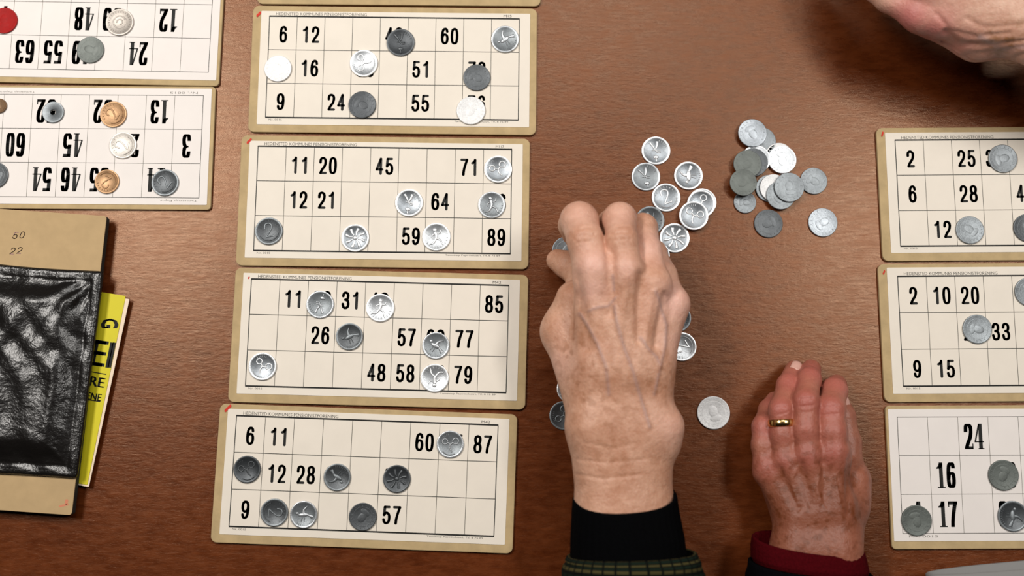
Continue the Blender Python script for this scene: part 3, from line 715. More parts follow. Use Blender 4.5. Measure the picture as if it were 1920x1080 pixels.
def loft(name, rings, mats, parent, n=72, thick=1.6, ribs=0, rib=0.0, fold=0.0, seed=0, inner=25, power=2.3):
    """open cloth tube; rings: (px, py, h, half width mm, half height mm, lean mm, turn deg); returns the object with uv (around, along)"""
    V = []; U = []
    def ring(q, shrink, shift=0.0):
        c = P3(q); a, b = (q[3]-shrink)*mm, (q[4]-shrink)*mm; ln = q[5]*mm; tu = math.radians(q[6] if len(q) > 6 else 0)
        out = []
        for k in range(n):
            t = 2*math.pi*k/n; ct, st = math.cos(t), math.sin(t)
            x = a*math.copysign(abs(ct)**(2/power), ct); z = b*math.copysign(abs(st)**(2/power), st)
            w = 1 + (rib*math.cos(ribs*t) if ribs else 0)/max(q[3], 1)
            x *= w; z *= w
            y = -ln*st - shift
            out.append((c[0] + x*math.cos(tu) - y*math.sin(tu), c[1] + x*math.sin(tu) + y*math.cos(tu), max(c[2] + z, TZ + 0.0008 + shrink*mm)))
        return out
    # interpolate rings smoothly
    R = []; m = len(rings)
    for i in range(m-1):
        for k in range(6):
            t = k/6; R.append(tuple(rings[i][j]*(1-t) + rings[i+1][j]*t for j in range(7)))
    R.append(rings[-1])
    rows = [ring(R[0], thick, inner*mm), ring(R[0], thick), ring(R[0], thick*0.4, -0.6*mm), ring(R[0], 0.0)]
    rows += [ring(q, 0.0) for q in R[1:]]
    if fold:
        rnd = np.random.RandomState(seed); ph = rnd.uniform(0, 6.28, 6)
        for i in range(4, len(rows)):
            for k in range(n):
                t = 2*math.pi*k/n; w = fold*mm*min(1, (i-3)/4)*(math.sin(2.1*i*0.6 + 2*math.cos(t) + ph[0]) + 0.6*math.sin(1.3*i*0.7 - 3*math.sin(t) + ph[1]))
                x, y, z = rows[i][k]; rows[i][k] = (x + w*math.cos(t), y, max(z + w*math.sin(t), TZ + 0.0008))
    for r in rows: V += r
    Fc = []; 
    for i in range(len(rows)-1):
        for k in range(n): Fc.append((i*n+k, (i+1)*n+k, (i+1)*n+(k+1) % n, i*n+(k+1) % n))
    o = mesh_obj(name, V, Fc, mats, parent, smooth=True)
    if parent is not None: o.location = -Vector(parent.location)
    uv = o.data.uv_layers.new(name='UVMap'); L = []
    for i in range(len(rows)-1):
        for k in range(n): L += [(k/n, i), (k/n, i+1), ((k+1)/n, i+1), ((k+1)/n, i)]
    uv.data.foreach_set('uv', [c for q in L for c in q])
    return o
def nail(parent, c, along, normal, w, l, m):
    """curved finger nail lying on the skin at c"""
    a = Vector(along).normalized(); nn = Vector(normal).normalized(); s = a.cross(nn).normalized(); nn = s.cross(a).normalized()
    V = []; Fc = []; A, B = 9, 9
    for lay, off in ((0, 0.0), (1, -0.0005)):
        for i in range(A):
            for j in range(B):
                u = -1 + 2*i/(A-1); t = -1 + 2*j/(B-1)
                e = math.sqrt(max(0, 1 - 0.35*t*t)) if t > 0 else 1.0
                p = Vector(c) + s*(u*w/2*e) + a*(t*l/2) + nn*(off + 0.0012 - (u*u)*w*0.22 - 0.0006*t*t)
                V.append(tuple(p))
    for i in range(A-1):
        for j in range(B-1):
            q = (i*B+j, (i+1)*B+j, (i+1)*B+j+1, i*B+j+1); Fc.append(q); Fc.append(tuple(x + A*B for x in reversed(q)))
    rim = [i*B for i in range(A)] + [(A-1)*B+j for j in range(1, B)] + [i*B+B-1 for i in range(A-2, -1, -1)] + [j for j in range(B-2, 0, -1)]
    for a_, b_ in zip(rim, rim[1:] + rim[:1]): Fc.append((b_, a_, a_+A*B, b_+A*B))
    o = mesh_obj('fingernail', V, Fc, m, parent, smooth=True)
    o.location = -Vector(parent.location); return o

M_SKIN_A = skin('tanned_skin', sval((206, 160, 135)), sval((174, 122, 94)), sval((234, 186, 172)), sval((140, 88, 52)), 0.3)
M_SKIN_B = skin('reddish_skin', sval((172, 112, 90)), sval((140, 82, 62)), sval((172, 94, 84)), sval((104, 50, 18)), 0.95)
M_SKIN_C = skin('pale_skin', sval((208, 170, 148)), sval((184, 136, 114)), sval((182, 108, 102)), sval((140, 96, 60)))
M_NAIL = simple('nail', sval((206, 160, 146)), 0.3, 0, 500, 0.06)
def knit(name, col, sc_, rough=0.95):
    m, nt, b = mat(name); b.inputs['Roughness'].default_value = rough; b.inputs['Specular IOR Level'].default_value = 0.03
    n = noise(nt, coords(nt), sc_, 3, 0.6)
    nt.links.new(ramp(nt, n, [(0.3, tuple(c*0.6 for c in col)), (0.7, col)]), b.inputs['Base Color']); bump(nt, b, n, 0.0006, 0.5)
    return m
M_BLACK = knit('black_knit', (0.0018, 0.0018, 0.0022), 900)
M_NAVY = knit('black_sweater', (0.0024, 0.0024, 0.0034), 700)
M_DKRED = knit('dark_red_ribbing', (0.062, 0.002, 0.004), 800)
def stripes(name, ground, line1, line2, around, along):
    """knitted bands: short coloured dashes in rows round the sleeve"""
    m, nt, b = mat(name); b.inputs['Roughness'].default_value = 0.95; b.inputs['Specular IOR Level'].default_value = 0.08
    tc = N(nt, 'ShaderNodeTexCoord'); sp = N(nt, 'ShaderNodeSeparateXYZ'); nt.links.new(tc.outputs['UV'], sp.inputs[0])
    def wave(src, k, lo, hi, ph=0.0):
        a = N(nt, 'ShaderNodeMath', operation='MULTIPLY_ADD'); a.inputs[1].default_value = k; a.inputs[2].default_value = ph; nt.links.new(src, a.inputs[0])
        f = N(nt, 'ShaderNodeMath', operation='FRACT'); nt.links.new(a.outputs[0], f.inputs[0])
        p = N(nt, 'ShaderNodeMath', operation='PINGPONG'); p.inputs[1].default_value = 0.5; nt.links.new(f.outputs[0], p.inputs[0])
        r = N(nt, 'ShaderNodeMapRange'); r.inputs[1].default_value = lo; r.inputs[2].default_value = hi; nt.links.new(p.outputs[0], r.inputs[0]); return r.outputs[0]
    gap = wave(sp.outputs[0], around, 0.06, 0.12)
    r1 = wave(sp.outputs[1], along, 0.30, 0.40); r2 = wave(sp.outputs[1], along, 0.30, 0.40, 0.5)
    def mul(a, c):
        x = N(nt, 'ShaderNodeMath', operation='MULTIPLY'); nt.links.new(a, x.inputs[0]); nt.links.new(c, x.inputs[1]); return x.outputs[0]
    c = mixc(nt, mul(gap, r1), ground, line1); c = mixc(nt, mul(gap, r2), c, line2)
    nt.links.new(c, b.inputs['Base Color']); bump(nt, b, noise(nt, coords(nt), 800, 3), 0.0006, 0.5)
    return m
M_GREEN = stripes('dark_green_patterned_knit', (0.003, 0.004, 0.003), (0.06, 0.05, 0.018), (0.007, 0.014, 0.009), 34, 0.28)

# ---- right hand picking up coins (photo centre)
pa = empty('person', tuple(at(1165, 820, 0)), 0)
tag(pa, 'right hand with bent fingers picking coins, in a black knit cuff', 'person')
palmA = [
 ((1150, 1300, 46), (1141, 960, 54), 22, 19), ((1212, 1300, 44), (1204, 960, 51), 21, 18),
 ((1141, 960, 54), (1119, 800, 60), 19, 17.5), ((1204, 960, 51), (1211, 805, 58), 18, 17),
 ((1170, 980, 55), (1165, 700, 64), 19, 17),
 ((1117, 800, 60), (1122, 690, 64), 17, 15), ((1213, 805, 58), (1215, 690, 62), 17, 15),
 ((1122, 690, 64), (1114, 520, 76), 15, 11.5), ((1158, 690, 67), (1172, 515, 79), 14, 10.5),
 ((1190, 690, 66), (1224, 535, 72), 14, 10.5), ((1218, 695, 62), (1259, 572, 60), 13, 10),
 ((1118, 680, 50), (1110, 560, 56), 14, 13), ((1160, 680, 50), (1165, 560, 58), 14, 13), ((1215, 690, 48), (1245, 585, 48), 14, 12),
 ((1100, 730, 54), (1058, 620, 46), 16, 13.5), ((1058, 620, 46), (1075, 560, 52), 12, 11),
]
fingersA = [
 [(1112, 515, 76, 11.4), (1097, 450, 76, 10.8), (1086, 414, 64, 11.6), (1076, 422, 40, 9.6), (1079, 436, 26, 8.6), (1086, 456, 11, 7.2)],
 [(1172, 510, 79, 10.8), (1166, 450, 79, 9.6), (1162, 411, 66, 10.2), (1146, 420, 42, 9.0), (1138, 434, 27, 8.2), (1124, 452, 11, 7.2)],
 [(1224, 532, 72, 10.4), (1212, 470, 66, 9.0), (1205, 428, 50, 9.2), (1190, 430, 30, 8.4), (1176, 446, 16, 7.8), (1166, 456, 9.5, 7.0)],
 [(1259, 570, 60, 9.6), (1243, 515, 50, 8.4), (1226, 474, 34, 8.0), (1211, 470, 20, 7.4), (1200, 478, 9, 6.4)],
 [(1060, 625, 46, 13.2), (1080, 568, 36, 11.0), (1094, 520, 28, 10.0), (1062, 496, 20, 8.6), (1045, 488, 16, 7.4)],
]
looseA = [
 ((1253, 800, 62), (1246, 830, 58), 9, 9, 9),
 ((1113, 497, 82), (1110, 525, 79), 8.5, 7, 7), ((1172, 500, 83), (1174, 530, 80), 7, 5.5, 6),
 ((1228, 530, 76), (1224, 555, 74), 6.5, 5, 6), ((1264, 566, 63), (1258, 590, 62), 7, 6, 6),
 ((1172, 520, 83.5), (1160, 690, 75.5), 3.4, 2.6, 5), ((1222, 545, 77), (1196, 680, 74), 3.0, 2.4, 5), ((1256, 590, 66), (1216, 680, 70), 2.6, 2.4, 5), ((1112, 535, 81), (1130, 680, 73), 2.8, 2.4, 6),
]
strokesA = [
 ('ridge', [(1172, 525, 82), (1162, 610, 80), (1156, 690, 77)], 2.2, 0.7), ('ridge', [(1222, 550, 76), (1205, 640, 74)], 2.0, 0.6), ('dip', [(1128, 560, 82), (1132, 640, 78)], 3.0, -0.8),
 ('vein', [(1150, 575, 82), (1155, 605, 80), (1167, 650, 78), (1185, 700, 76), (1203, 760, 72), (1215, 800, 70)], 1.3, 0.75),
 ('vein', [(1082, 590, 70), (1098, 612, 72), (1118, 645, 76), (1135, 690, 76), (1140, 740, 74)], 1.2, 0.6),
 ('vein', [(1102, 585, 76), (1120, 578, 80), (1140, 575, 82), (1152, 560, 82)], 1.1, 0.5),
 ('vein', [(1225, 550, 74), (1238, 575, 72), (1246, 610, 68), (1243, 650, 66), (1232, 690, 66)], 1.2, 0.65),
 ('vein', [(1200, 635, 76), (1212, 655, 74), (1228, 672, 70), (1232, 690, 66), (1222, 740, 66)], 1.2, 0.6),
 ('vein', [(1150, 545, 84), (1146, 520, 82)], 1.1, 0.3),
 ('dip', [(1143, 480, 80), (1145, 540, 80), (1143, 590, 80)], 2.8, -1.8), ('dip', [(1200, 520, 78), (1196, 590, 76), (1196, 640, 74)], 2.8, -2.0),
 ('dip', [(1242, 560, 68), (1232, 610, 68), (1226, 650, 68)], 2.6, -1.8), ('dip', [(1075, 530, 66), (1090, 600, 70), (1100, 650, 72)], 4.5, -1.6),
 ('wrinkle', [(1085, 445, 84), (1115, 440, 84)], 0.7, -0.45), ('wrinkle', [(1083, 432, 80), (1113, 428, 80)], 0.7, -0.45), ('wrinkle', [(1082, 455, 86), (1116, 452, 86)], 0.7, -0.35),
 ('wrinkle', [(1145, 440, 84), (1180, 437, 84)], 0.7, -0.45), ('wrinkle', [(1145, 452, 86), (1182, 450, 86)], 0.7, -0.35), ('wrinkle', [(1145, 430, 80), (1178, 426, 80)], 0.7, -0.4),
 ('wrinkle', [(1080, 890, 78), (1130, 898, 78), (1200, 890, 76)], 0.9, -0.45), ('wrinkle', [(1095, 830, 78), (1150, 840, 80), (1190, 832, 78)], 0.9, -0.3),
 ('wrinkle', [(1085, 862, 78), (1140, 868, 80), (1210, 860, 76)], 0.8, -0.3),
]
dabsA = [('pink', (1112, 495, 88), 12, 0.55), ('pink', (1110, 540, 86), 10, 0.5), ('pink', (1172, 500, 88), 9, 0.4), ('pink', (1262, 565, 68), 14, 0.65), ('pink', (1225, 470, 66), 14, 0.5),
 ('pink', (1086, 405, 74), 12, 0.35), ('pink', (1163, 405, 76), 12, 0.35), ('pink', (1050, 680, 60), 12, 0.4), ('pink', (1262, 640, 64), 12, 0.4), ('pink', (1258, 800, 68), 12, 0.3),
 ('spots_shade', (1080, 650, 66), 16, 0.55), ('spots_shade', (1110, 720, 78), 24, 0.5), ('spots_shade', (1150, 820, 80), 26, 0.35), ('spots_shade', (1230, 700, 68), 18, 0.5), ('spots_shade', (1155, 570, 84), 12, 0.4)]
grow('hand', pa, M_SKIN_A, palmA, fingersA, looseA, strokes=strokesA, dabs=dabsA)
loft('knit_cuff', [(1171, 931, 56, 31.5, 26, 9, 4), (1172, 960, 55, 32.5, 28, 6, 3), (1176, 1010, 54, 34.5, 30, 0, 0), (1180, 1100, 52, 36, 31, 0, 0), (1185, 1260, 48, 38, 33, 0, 0)], M_BLACK, pa, ribs=40, rib=0.25, n=160, thick=1.8)
loft('sleeve', [(1184, 1040, 53, 39.5, 36, 1, 2), (1186, 1060, 53, 42, 38, 0, 0), (1188, 1110, 52, 45, 40, 0, 0), (1190, 1280, 50, 49, 42, 0, 0), (1192, 1460, 48, 52, 44, 0, 0)], M_GREEN, pa, n=160, fold=0.5, seed=3, thick=2.6)

# ---- left hand with a ring, resting on the table
pb = empty('person', tuple(at(1525, 930, 0)), 0)
tag(pb, 'left hand wearing a gold ring, resting flat beside the coins', 'person')
palmB = [
 ((1505, 1290, 30), (1502, 1030, 30), 22, 18), ((1555, 1290, 30), (1558, 1030, 30), 22, 18),
 ((1502, 1030, 30), (1500, 960, 31), 18, 15), ((1558, 1030, 30), (1560, 955, 31), 18, 15.5),
 ((1492, 965, 31), (1440, 885, 29), 12, 8.2), ((1508, 960, 33), (1474, 872, 34), 12, 9), ((1535, 955, 34), (1515, 862, 38), 12, 9.5), ((1560, 952, 33), (1562, 856, 37), 12, 9.8),
 ((1485, 965, 18), (1448, 880, 17), 13, 11), ((1530, 960, 18), (1515, 870, 22), 14, 11), ((1575, 975, 22), (1592, 900, 19), 15, 12),
]
fingersB = [
 [(1438, 884, 29, 8.4), (1431, 835, 29, 7.2), (1432, 800, 27, 7.2), (1442, 768, 15, 6.4), (1452, 750, 8, 5.6)],
 [(1473, 872, 34, 8.8), (1467, 815, 36, 7.6), (1464, 768, 36, 7.4), (1477, 722, 23, 6.8), (1489, 693, 10, 6.0)],
 [(1514, 862, 38, 9.2), (1510, 805, 41, 8.0), (1511, 752, 40, 7.8), (1517, 712, 26, 7.4), (1521, 692, 11, 6.4)],
 [(1564, 856, 37, 10.4), (1559, 810, 39, 9.4), (1558, 766, 37, 8.8), (1564, 733, 24, 8.2), (1568, 722, 11, 7.0)],
 [(1588, 930, 18, 11.0), (1593, 880, 12.5, 9.0), (1590, 830, 10.5, 8.2), (1582, 780, 9, 7.2), (1576, 756, 8, 6.0)],
]
looseB = [
 ((1437, 872, 31.5), (1440, 888, 31), 5.5, 5, 5), ((1472, 862, 37.5), (1474, 880, 36.5), 5.6, 5, 5), ((1514, 850, 42), (1516, 870, 41), 6, 5.2, 5), ((1562, 844, 41), (1562, 864, 40), 6.5, 5.5, 5),
 ((1515, 868, 43.2), (1530, 950, 43.2), 2.4, 2.0, 4), ((1474, 880, 38.2), (1508, 955, 41), 2.2, 1.8, 4), ((1440, 890, 32.4), (1490, 958, 38.5), 2.0, 1.8, 4), ((1562, 866, 41), (1556, 950, 43), 2.4, 2.0, 4),
 ((1585, 1000, 32), (1575, 1020, 32), 8, 8, 8), ((1600, 900, 22), (1598, 950, 22), 9, 10, 8),
]
strokesB = [
 ('dip', [(1455, 880, 34), (1475, 920, 38), (1490, 950, 38)], 3.0, -1.5), ('dip', [(1495, 872, 40), (1508, 910, 41), (1515, 945, 41)], 3.0, -1.5), ('dip', [(1540, 868, 42), (1545, 905, 42), (1542, 945, 42)], 3.0, -1.5),
 ('dip', [(1585, 860, 34), (1582, 910, 34), (1580, 960, 34)], 3.0, -1.2),
 ('ridge', [(1492, 875, 40), (1480, 905, 40), (1494, 945, 42)], 1.1, 0.5), ('ridge', [(1538, 876, 44), (1528, 915, 44), (1545, 955, 44)], 1.1, 0.5), ('ridge', [(1560, 890, 42), (1570, 940, 42)], 1.1, 0.5),
 ('wrinkle', [(1456, 778, 44), (1474, 774, 44)], 0.6, -0.4), ('wrinkle', [(1454, 765, 43), (1474, 760, 43)], 0.6, -0.4), ('wrinkle', [(1500, 762, 48), (1524, 760, 48)], 0.6, -0.4), ('wrinkle', [(1500, 748, 47), (1524, 746, 47)], 0.6, -0.45), ('wrinkle', [(1501, 774, 48), (1523, 772, 48)], 0.6, -0.3),
 ('wrinkle', [(1543, 778, 46), (1570, 776, 46)], 0.6, -0.4), ('wrinkle', [(1544, 764, 45), (1572, 760, 45)], 0.6, -0.45), ('wrinkle', [(1505, 713, 32), (1530, 710, 32)], 0.5, -0.3),
]
dabsB = [('pink', q, r, s_) for q, r, s_ in (((1438, 875, 38), 9, 0.8), ((1473, 865, 44), 9, 0.8), ((1514, 855, 48), 10, 0.9), ((1562, 848, 48), 11, 0.9), ((1432, 800, 34), 10, 0.8), ((1465, 765, 44), 10, 0.8), ((1511, 750, 48), 10, 0.8), ((1556, 765, 46), 12, 0.8),
   ((1480, 715, 26), 12, 0.8), ((1519, 700, 24), 12, 0.9), ((1566, 728, 24), 12, 0.9), ((1510, 805, 48), 14, 0.6), ((1557, 808, 47), 14, 0.6), ((1450, 760, 16), 10, 0.8), ((1466, 815, 42), 12, 0.5))]
dabsB += [('spots_shade', (1520, 950, 44), 40, 0.8), ('spots_shade', (1490, 930, 44), 22, 0.95), ('spots_shade', (1560, 930, 44), 24, 0.9), ('spots_shade', (1540, 985, 46), 24, 0.75), ('spots_shade', (1475, 960, 42), 16, 0.8), ('spots_shade', (1590, 960, 36), 18, 1.0), ('spots_shade', (1515, 1015, 44), 26, 0.8), ('spots_shade', (1460, 905, 36), 9, 0.7), ('spots_shade', (1500, 895, 42), 7, 0.9), ('spots_shade', (1542, 890, 44), 8, 0.9), ('spots_shade', (1585, 900, 40), 12, 1.0)]  # age marks, plus the weaker light on back and wrist painted in brown
hb = grow('hand', pb, M_SKIN_B, palmB, fingersB, looseB, h=0.0008, k_palm=0.007, k_finger=0.005, strokes=strokesB, dabs=dabsB)
def nail_at(par, a, b, lift, w, l):
    A, B = P3(a), P3(b); d = B - A; n = Vector((0, 0, 1)); al = Vector(d)
    nm = (n - al.normalized()*al.normalized().dot(n)).normalized()
    nail(par, Vector(B) + nm*lift*mm, al, nm, w*mm, l*mm, M_NAIL)
nail_at(pb, (1477, 722, 23), (1487, 697, 12), 5.6, 8.5, 10)
nail_at(pb, (1582, 780, 9), (1577.5, 759, 8), 5.5, 9, 9.5)
M_GOLD, _nt, _b = mat('gold'); _b.inputs['Base Color'].default_value = (0.78, 0.52, 0.20, 1); _b.inputs['Metallic'].default_value = 1; _b.inputs['Roughness'].default_value = 0.2
def ring(par, a, b, R, width, th):
    A, B = Vector(P3(a)), Vector(P3(b)); d = (B - A).normalized(); c = A.lerp(B, 0.5)
    s = d.orthogonal().normalized(); t = d.cross(s); n = 64; V = []; Fc = []
    prof = [(-1, 0), (-1, 0.6), (-0.6, 1), (0, 1.12), (0.6, 1), (1, 0.6), (1, 0), (0, -0.1)]; m = len(prof)
    for k in range(n):
        an = 2*math.pi*k/n; r_ = s*math.cos(an) + t*math.sin(an)
        for u, w in prof: V.append(tuple(c + d*(u*width/2*mm) + r_*((R + w*th)*mm)))
    for k in range(n):
        for j in range(m): Fc.append((k*m+j, k*m+(j+1) % m, ((k+1) % n)*m+(j+1) % m, ((k+1) % n)*m+j))
    o = mesh_obj('ring', V, Fc, M_GOLD, par, smooth=True); o.location = -Vector(par.location); o['label'] = 'plain gold ring'
ring(pb, (1466.5, 804, 36), (1464.8, 782, 36), 7.7, 4.6, 1.0)
loft('cuff', [(1515, 1020, 30, 35, 21, 5, -7), (1516, 1035, 30, 36, 22.5, 4, -7), (1518, 1056, 30, 36.5, 23.5, 3, -6), (1519, 1064, 30, 35.5, 22.5, 3, -6)], M_DKRED, pb, n=120, ribs=44, rib=0.2, thick=2.0, inner=10)
loft('sleeve', [(1519, 1064, 31, 38.5, 25.5, 4, -6), (1521, 1100, 31, 41, 28, 2, -4), (1524, 1170, 31, 43, 30, 0, 0), (1528, 1280, 31, 46, 31, 0, 0), (1532, 1440, 33, 50, 33, 0, 0)], M_NAVY, pb, n=96, fold=0.5, seed=5, thick=2.2, inner=12)

# ---- hand reaching in from the upper right corner
pc = empty('person', tuple(at(1850, 40, 0)), 0)
tag(pc, 'wrinkled edge of a hand reaching in at the upper right corner', 'person')
HC = 88
palmC = [
 ((2330, 110, HC), (2070, 40, HC), 26, 22), ((2330, 170, HC-4), (2070, 60, HC-4), 22, 18),
 ((2070, 40, HC), (1985, 10, HC), 22, 17), ((2070, 60, HC-4), (1960, 48, HC-4), 18, 15),
 ((1985, -10, HC), (1800, -160, HC), 15, 10), ((1975, 0, HC+1), (1775, -105, HC), 15, 10), ((1970, 15, HC), (1755, -50, HC-4), 15, 10), ((1960, 36, HC-2), (1738, -2, HC-12), 15, 10),
 ((1960, 30, HC-16), (1850, 36, HC-20), 17, 15), ((1850, 36, HC-20), (1760, 8, HC-20), 15, 11), ((1960, 0, HC-14), (1810, -90, HC-14), 16, 14),
]
fingersC = [
 [(1800, -160, HC, 10), (1730, -230, HC, 9), (1690, -270, HC-12, 8.6), (1670, -290, HC-26, 7.4)],
 [(1775, -105, HC, 10), (1690, -165, HC, 9), (1640, -200, HC-12, 8.6), (1612, -220, HC-28, 7.4)],
 [(1755, -50, HC-4, 10), (1680, -95, HC-6, 8.8), (1630, -130, HC-18, 8.4), (1605, -150, HC-32, 7.2)],
 [(1738, -2, HC-12, 9.6), (1680, -32, HC-18, 8.2), (1640, -58, HC-30, 7.6), (1620, -75, HC-42, 6.6)],
 [(1985, -40, HC-12, 14), (1900, -150, HC-22, 11.5), (1850, -220, HC-28, 10), (1815, -270, HC-36, 8)],
]
strokesC = [('dip', [(1775, 44, 80), (1805, 58, 80), (1850, 66, 82), (1960, 70, 84)], 1.3, -1.4), ('dip', [(1785, 28, 84), (1815, 45, 84), (1860, 56, 85), (1960, 60, 86)], 1.2, -1.2),
 ('dip', [(1790, 66, 72), (1850, 84, 74), (1960, 88, 78)], 1.0, -0.9), ('dip', [(1790, 26, 88), (1830, 44, 90), (1880, 46, 92)], 1.3, -0.9), ('dip', [(1770, -4, 88), (1800, 22, 90), (1850, 34, 92), (1900, 36, 92)], 1.3, -0.8),
 ('wrinkle', [(1830, 0, 96), (1870, 14, 100), (1940, 14, 102)], 1.5, -0.6), ('vein', [(1860, 30, 96), (1900, 56, 92), (1950, 66, 90)], 1.4, 0.5)]
dabsC = [('pink', (1720, 0, 84), 16, 0.95), ('pink', (1760, 30, 76), 16, 0.9), ('pink', (1800, 75, 74), 18, 0.7), ('spots_shade', (1900, 48, 94), 12, 0.9), ('spots_shade', (1850, 20, 98), 14, 0.2), ('pink', (1870, 90, 76), 14, 0.5)]
def sh(t): return tuple(sh(x) for x in t) if isinstance(t[0], tuple) else (t[0] - 14, t[1] + 30) + tuple(t[2:])
palmC = [(sh(c[0]), sh(c[1])) + tuple(c[2:]) for c in palmC]; fingersC = [[sh(q) for q in f_] for f_ in fingersC]
strokesC = [(k_, [sh(q) for q in l_], w_, h_) for k_, l_, w_, h_ in strokesC]; dabsC = [(a_, sh(q), r_, s_) for a_, q, r_, s_ in dabsC]
grow('hand', pc, M_SKIN_C, palmC, fingersC, [], strokes=strokesC, dabs=dabsC, h=0.0009, side=-0.5)
loft('sleeve', [(2140, 75, HC-2, 33, 28, 0, -72), (2200, 92, HC-4, 36, 31, 0, -72), (2300, 120, HC-6, 40, 34, 0, -72), (2420, 150, HC-8, 44, 36, 0, -72), (2560, 185, HC-10, 48, 38, 0, -72)], M_NAVY, pc, n=72, fold=0.5, thick=2.2)

# ---- striped top at the lower right corner
pd = empty('person', tuple(at(1900, 1100, 0)), 0)
tag(pd, 'edge of a grey and black striped top at the lower right corner', 'person')
M_STRIPE, _nt, _b = mat('grey_black_stripes')
_b.inputs['Roughness'].default_value = 0.9; _b.inputs['Specular IOR Level'].default_value = 0.1
_tc = N(_nt, 'ShaderNodeTexCoord'); _sp = N(_nt, 'ShaderNodeSeparateXYZ'); _nt.links.new(_tc.outputs['UV'], _sp.inputs[0])
_r = N(_nt, 'ShaderNodeMapRange'); _r.inputs[1].default_value = 0; _r.inputs[2].default_value = 40; _nt.links.new(_sp.outputs[1], _r.inputs[0])
_rm = N(_nt, 'ShaderNodeValToRGB'); _rm.color_ramp.interpolation = 'CONSTANT'
_nt.links.new(_r.outputs[0], _rm.inputs[0]); _e = _rm.color_ramp.elements
_cols = [(0, (0.22, 0.215, 0.21)), (0.26, (0.008, 0.008, 0.01)), (0.40, (0.22, 0.23, 0.26)), (0.55, (0.008, 0.008, 0.01)), (0.7, (0.22, 0.215, 0.21)), (0.85, (0.008, 0.008, 0.01))]
while len(_e) < len(_cols): _e.new(0.5)
for _i, (_p, _c) in enumerate(_cols): _e[_i].position = _p; _e[_i].color = (*_c, 1)
_nt.links.new(_rm.outputs[0], _b.inputs['Base Color'])
loft('sleeve', [(1925, 1060, 22, 64, 20, 0, 5), (1937, 1100, 24, 66, 24, 0, 5), (1955, 1160, 28, 70, 28, 0, 5), (1960, 1260, 30, 72, 30, 0, 5)], M_STRIPE, pd, n=96, fold=0.5, seed=8, thick=2.4, inner=8)

# ------------------------------------------------------------------ leather case with pad and leaflet
M_LEATHER, _nt, _b = mat('black_leather')
_b.inputs['Base Color'].default_value = (0.007, 0.006, 0.0055, 1); _b.inputs['Roughness'].default_value = 0.27; _b.inputs['Specular IOR Level'].default_value = 0.5
_v = N(_nt, 'ShaderNodeTexVoronoi', feature='DISTANCE_TO_EDGE'); _v.inputs['Scale'].default_value = 700; _nt.links.new(coords(_nt), _v.inputs['Vector'])
_p = bump(_nt, _b, _v.outputs['Distance'], 0.0003, 0.3); _p = bump(_nt, _b, noise(_nt, coords(_nt), 70, 4, 0.55), 0.004, 0.35, _p); bump(_nt, _b, noise(_nt, coords(_nt, (1, 1.6, 1)), 240, 4, 0.6), 0.001, 0.2, _p)
M_LINING = simple('black_leather_lining', (0.012, 0.011, 0.011), 0.6, 0, 400, 0.3)
M_TAN = simple('tan_pad_card', sval((176, 150, 112)), 0.85, 0, 90, 0.06, 0.0002, 0.15)
M_PADSIDE = simple('dark_pad_edges', (0.02, 0.02, 0.017), 0.8, 0, 300, 0.3)
M_PURPLE = simple('purple_pencil', sval((140, 104, 104)), 0.8)
M_YELLOW = simple('yellow_paper', sval((200, 188, 24)), 0.55, 0, 80, 0.03, 0, 0.3)
M_PAGE = simple('page_paper', sval((226, 205, 182)), 0.7, 0, 80, 0.03)
PAD0, PAD1 = 0.0056, 0.0118
case = empty('leather_case', tuple(at(60, 690, 0))); tag(case, 'glossy black leather case folded around a tan pad, left edge', 'leather case')
def quad(u, v, c):   # c: corners TL, TR, BR, BL as photo points; u right, v down
    return ((c[0][0]*(1-u) + c[1][0]*u)*(1-v) + (c[3][0]*(1-u) + c[2][0]*u)*v, (c[0][1]*(1-u) + c[1][1]*u)*(1-v) + (c[3][1]*(1-u) + c[2][1]*u)*v)
CC = [(-150, 478), (196, 509), (146, 897), (-185, 884)]
def slabgrid(name, parent, m, h0, zf, nu=110, nv=110, cr=0.03):
    V = []; Fc = []
    for lay in (0, 1):
        for i in range(nu+1):
            for j in range(nv+1):
                u, v = i/nu, j/nv
                x, y = quad(u, v, CC); hh = h0 if lay == 0 else h0 + zf(u, v)
                y += 5*math.sin(math.pi*(u*1.15-0.15))*(1 if v < 0.5 else -0.6)*abs(1-2*v)   # slightly bowed edges
                ed = max(0.0, u - (1-cr))/cr; ev = max(0.0, abs(2*v-1) - (1-2*cr))/(2*cr)
                if ed > 0 and ev > 0: # rounded corners
                    rr = math.hypot(ed, ev)
                    if rr > 1: x -= (rr-1)*5; y += (rr-1)*5*(1 if v < 0.5 else -1)
                p = at(x, y, h0); V.append((p[0], p[1], TZ + hh))
    S = (nu+1)*(nv+1); g = lambda l, i, j: l*S + i*(nv+1) + j
    for i in range(nu):
        for j in range(nv):
            Fc.append((g(1, i, j), g(1, i, j+1), g(1, i+1, j+1), g(1, i+1, j))); Fc.append((g(0, i, j), g(0, i+1, j), g(0, i+1, j+1), g(0, i, j+1)))
    for i in range(nu):
        Fc.append((g(0, i, 0), g(1, i, 0), g(1, i+1, 0), g(0, i+1, 0))); Fc.append((g(0, i, nv), g(0, i+1, nv), g(1, i+1, nv), g(1, i, nv)))
    for j in range(nv):
        Fc.append((g(0, nu, j), g(1, nu, j), g(1, nu, j+1), g(0, nu, j+1))); Fc.append((g(0, 0, j), g(0, 0, j+1), g(1, 0, j+1), g(1, 0, j)))
    o = mesh_obj(name, V, Fc, m, parent, smooth=True); o.location = -Vector(parent.location); return o
def edge_dist(u, v): return min((1-u)*126, v*140, (1-v)*140)
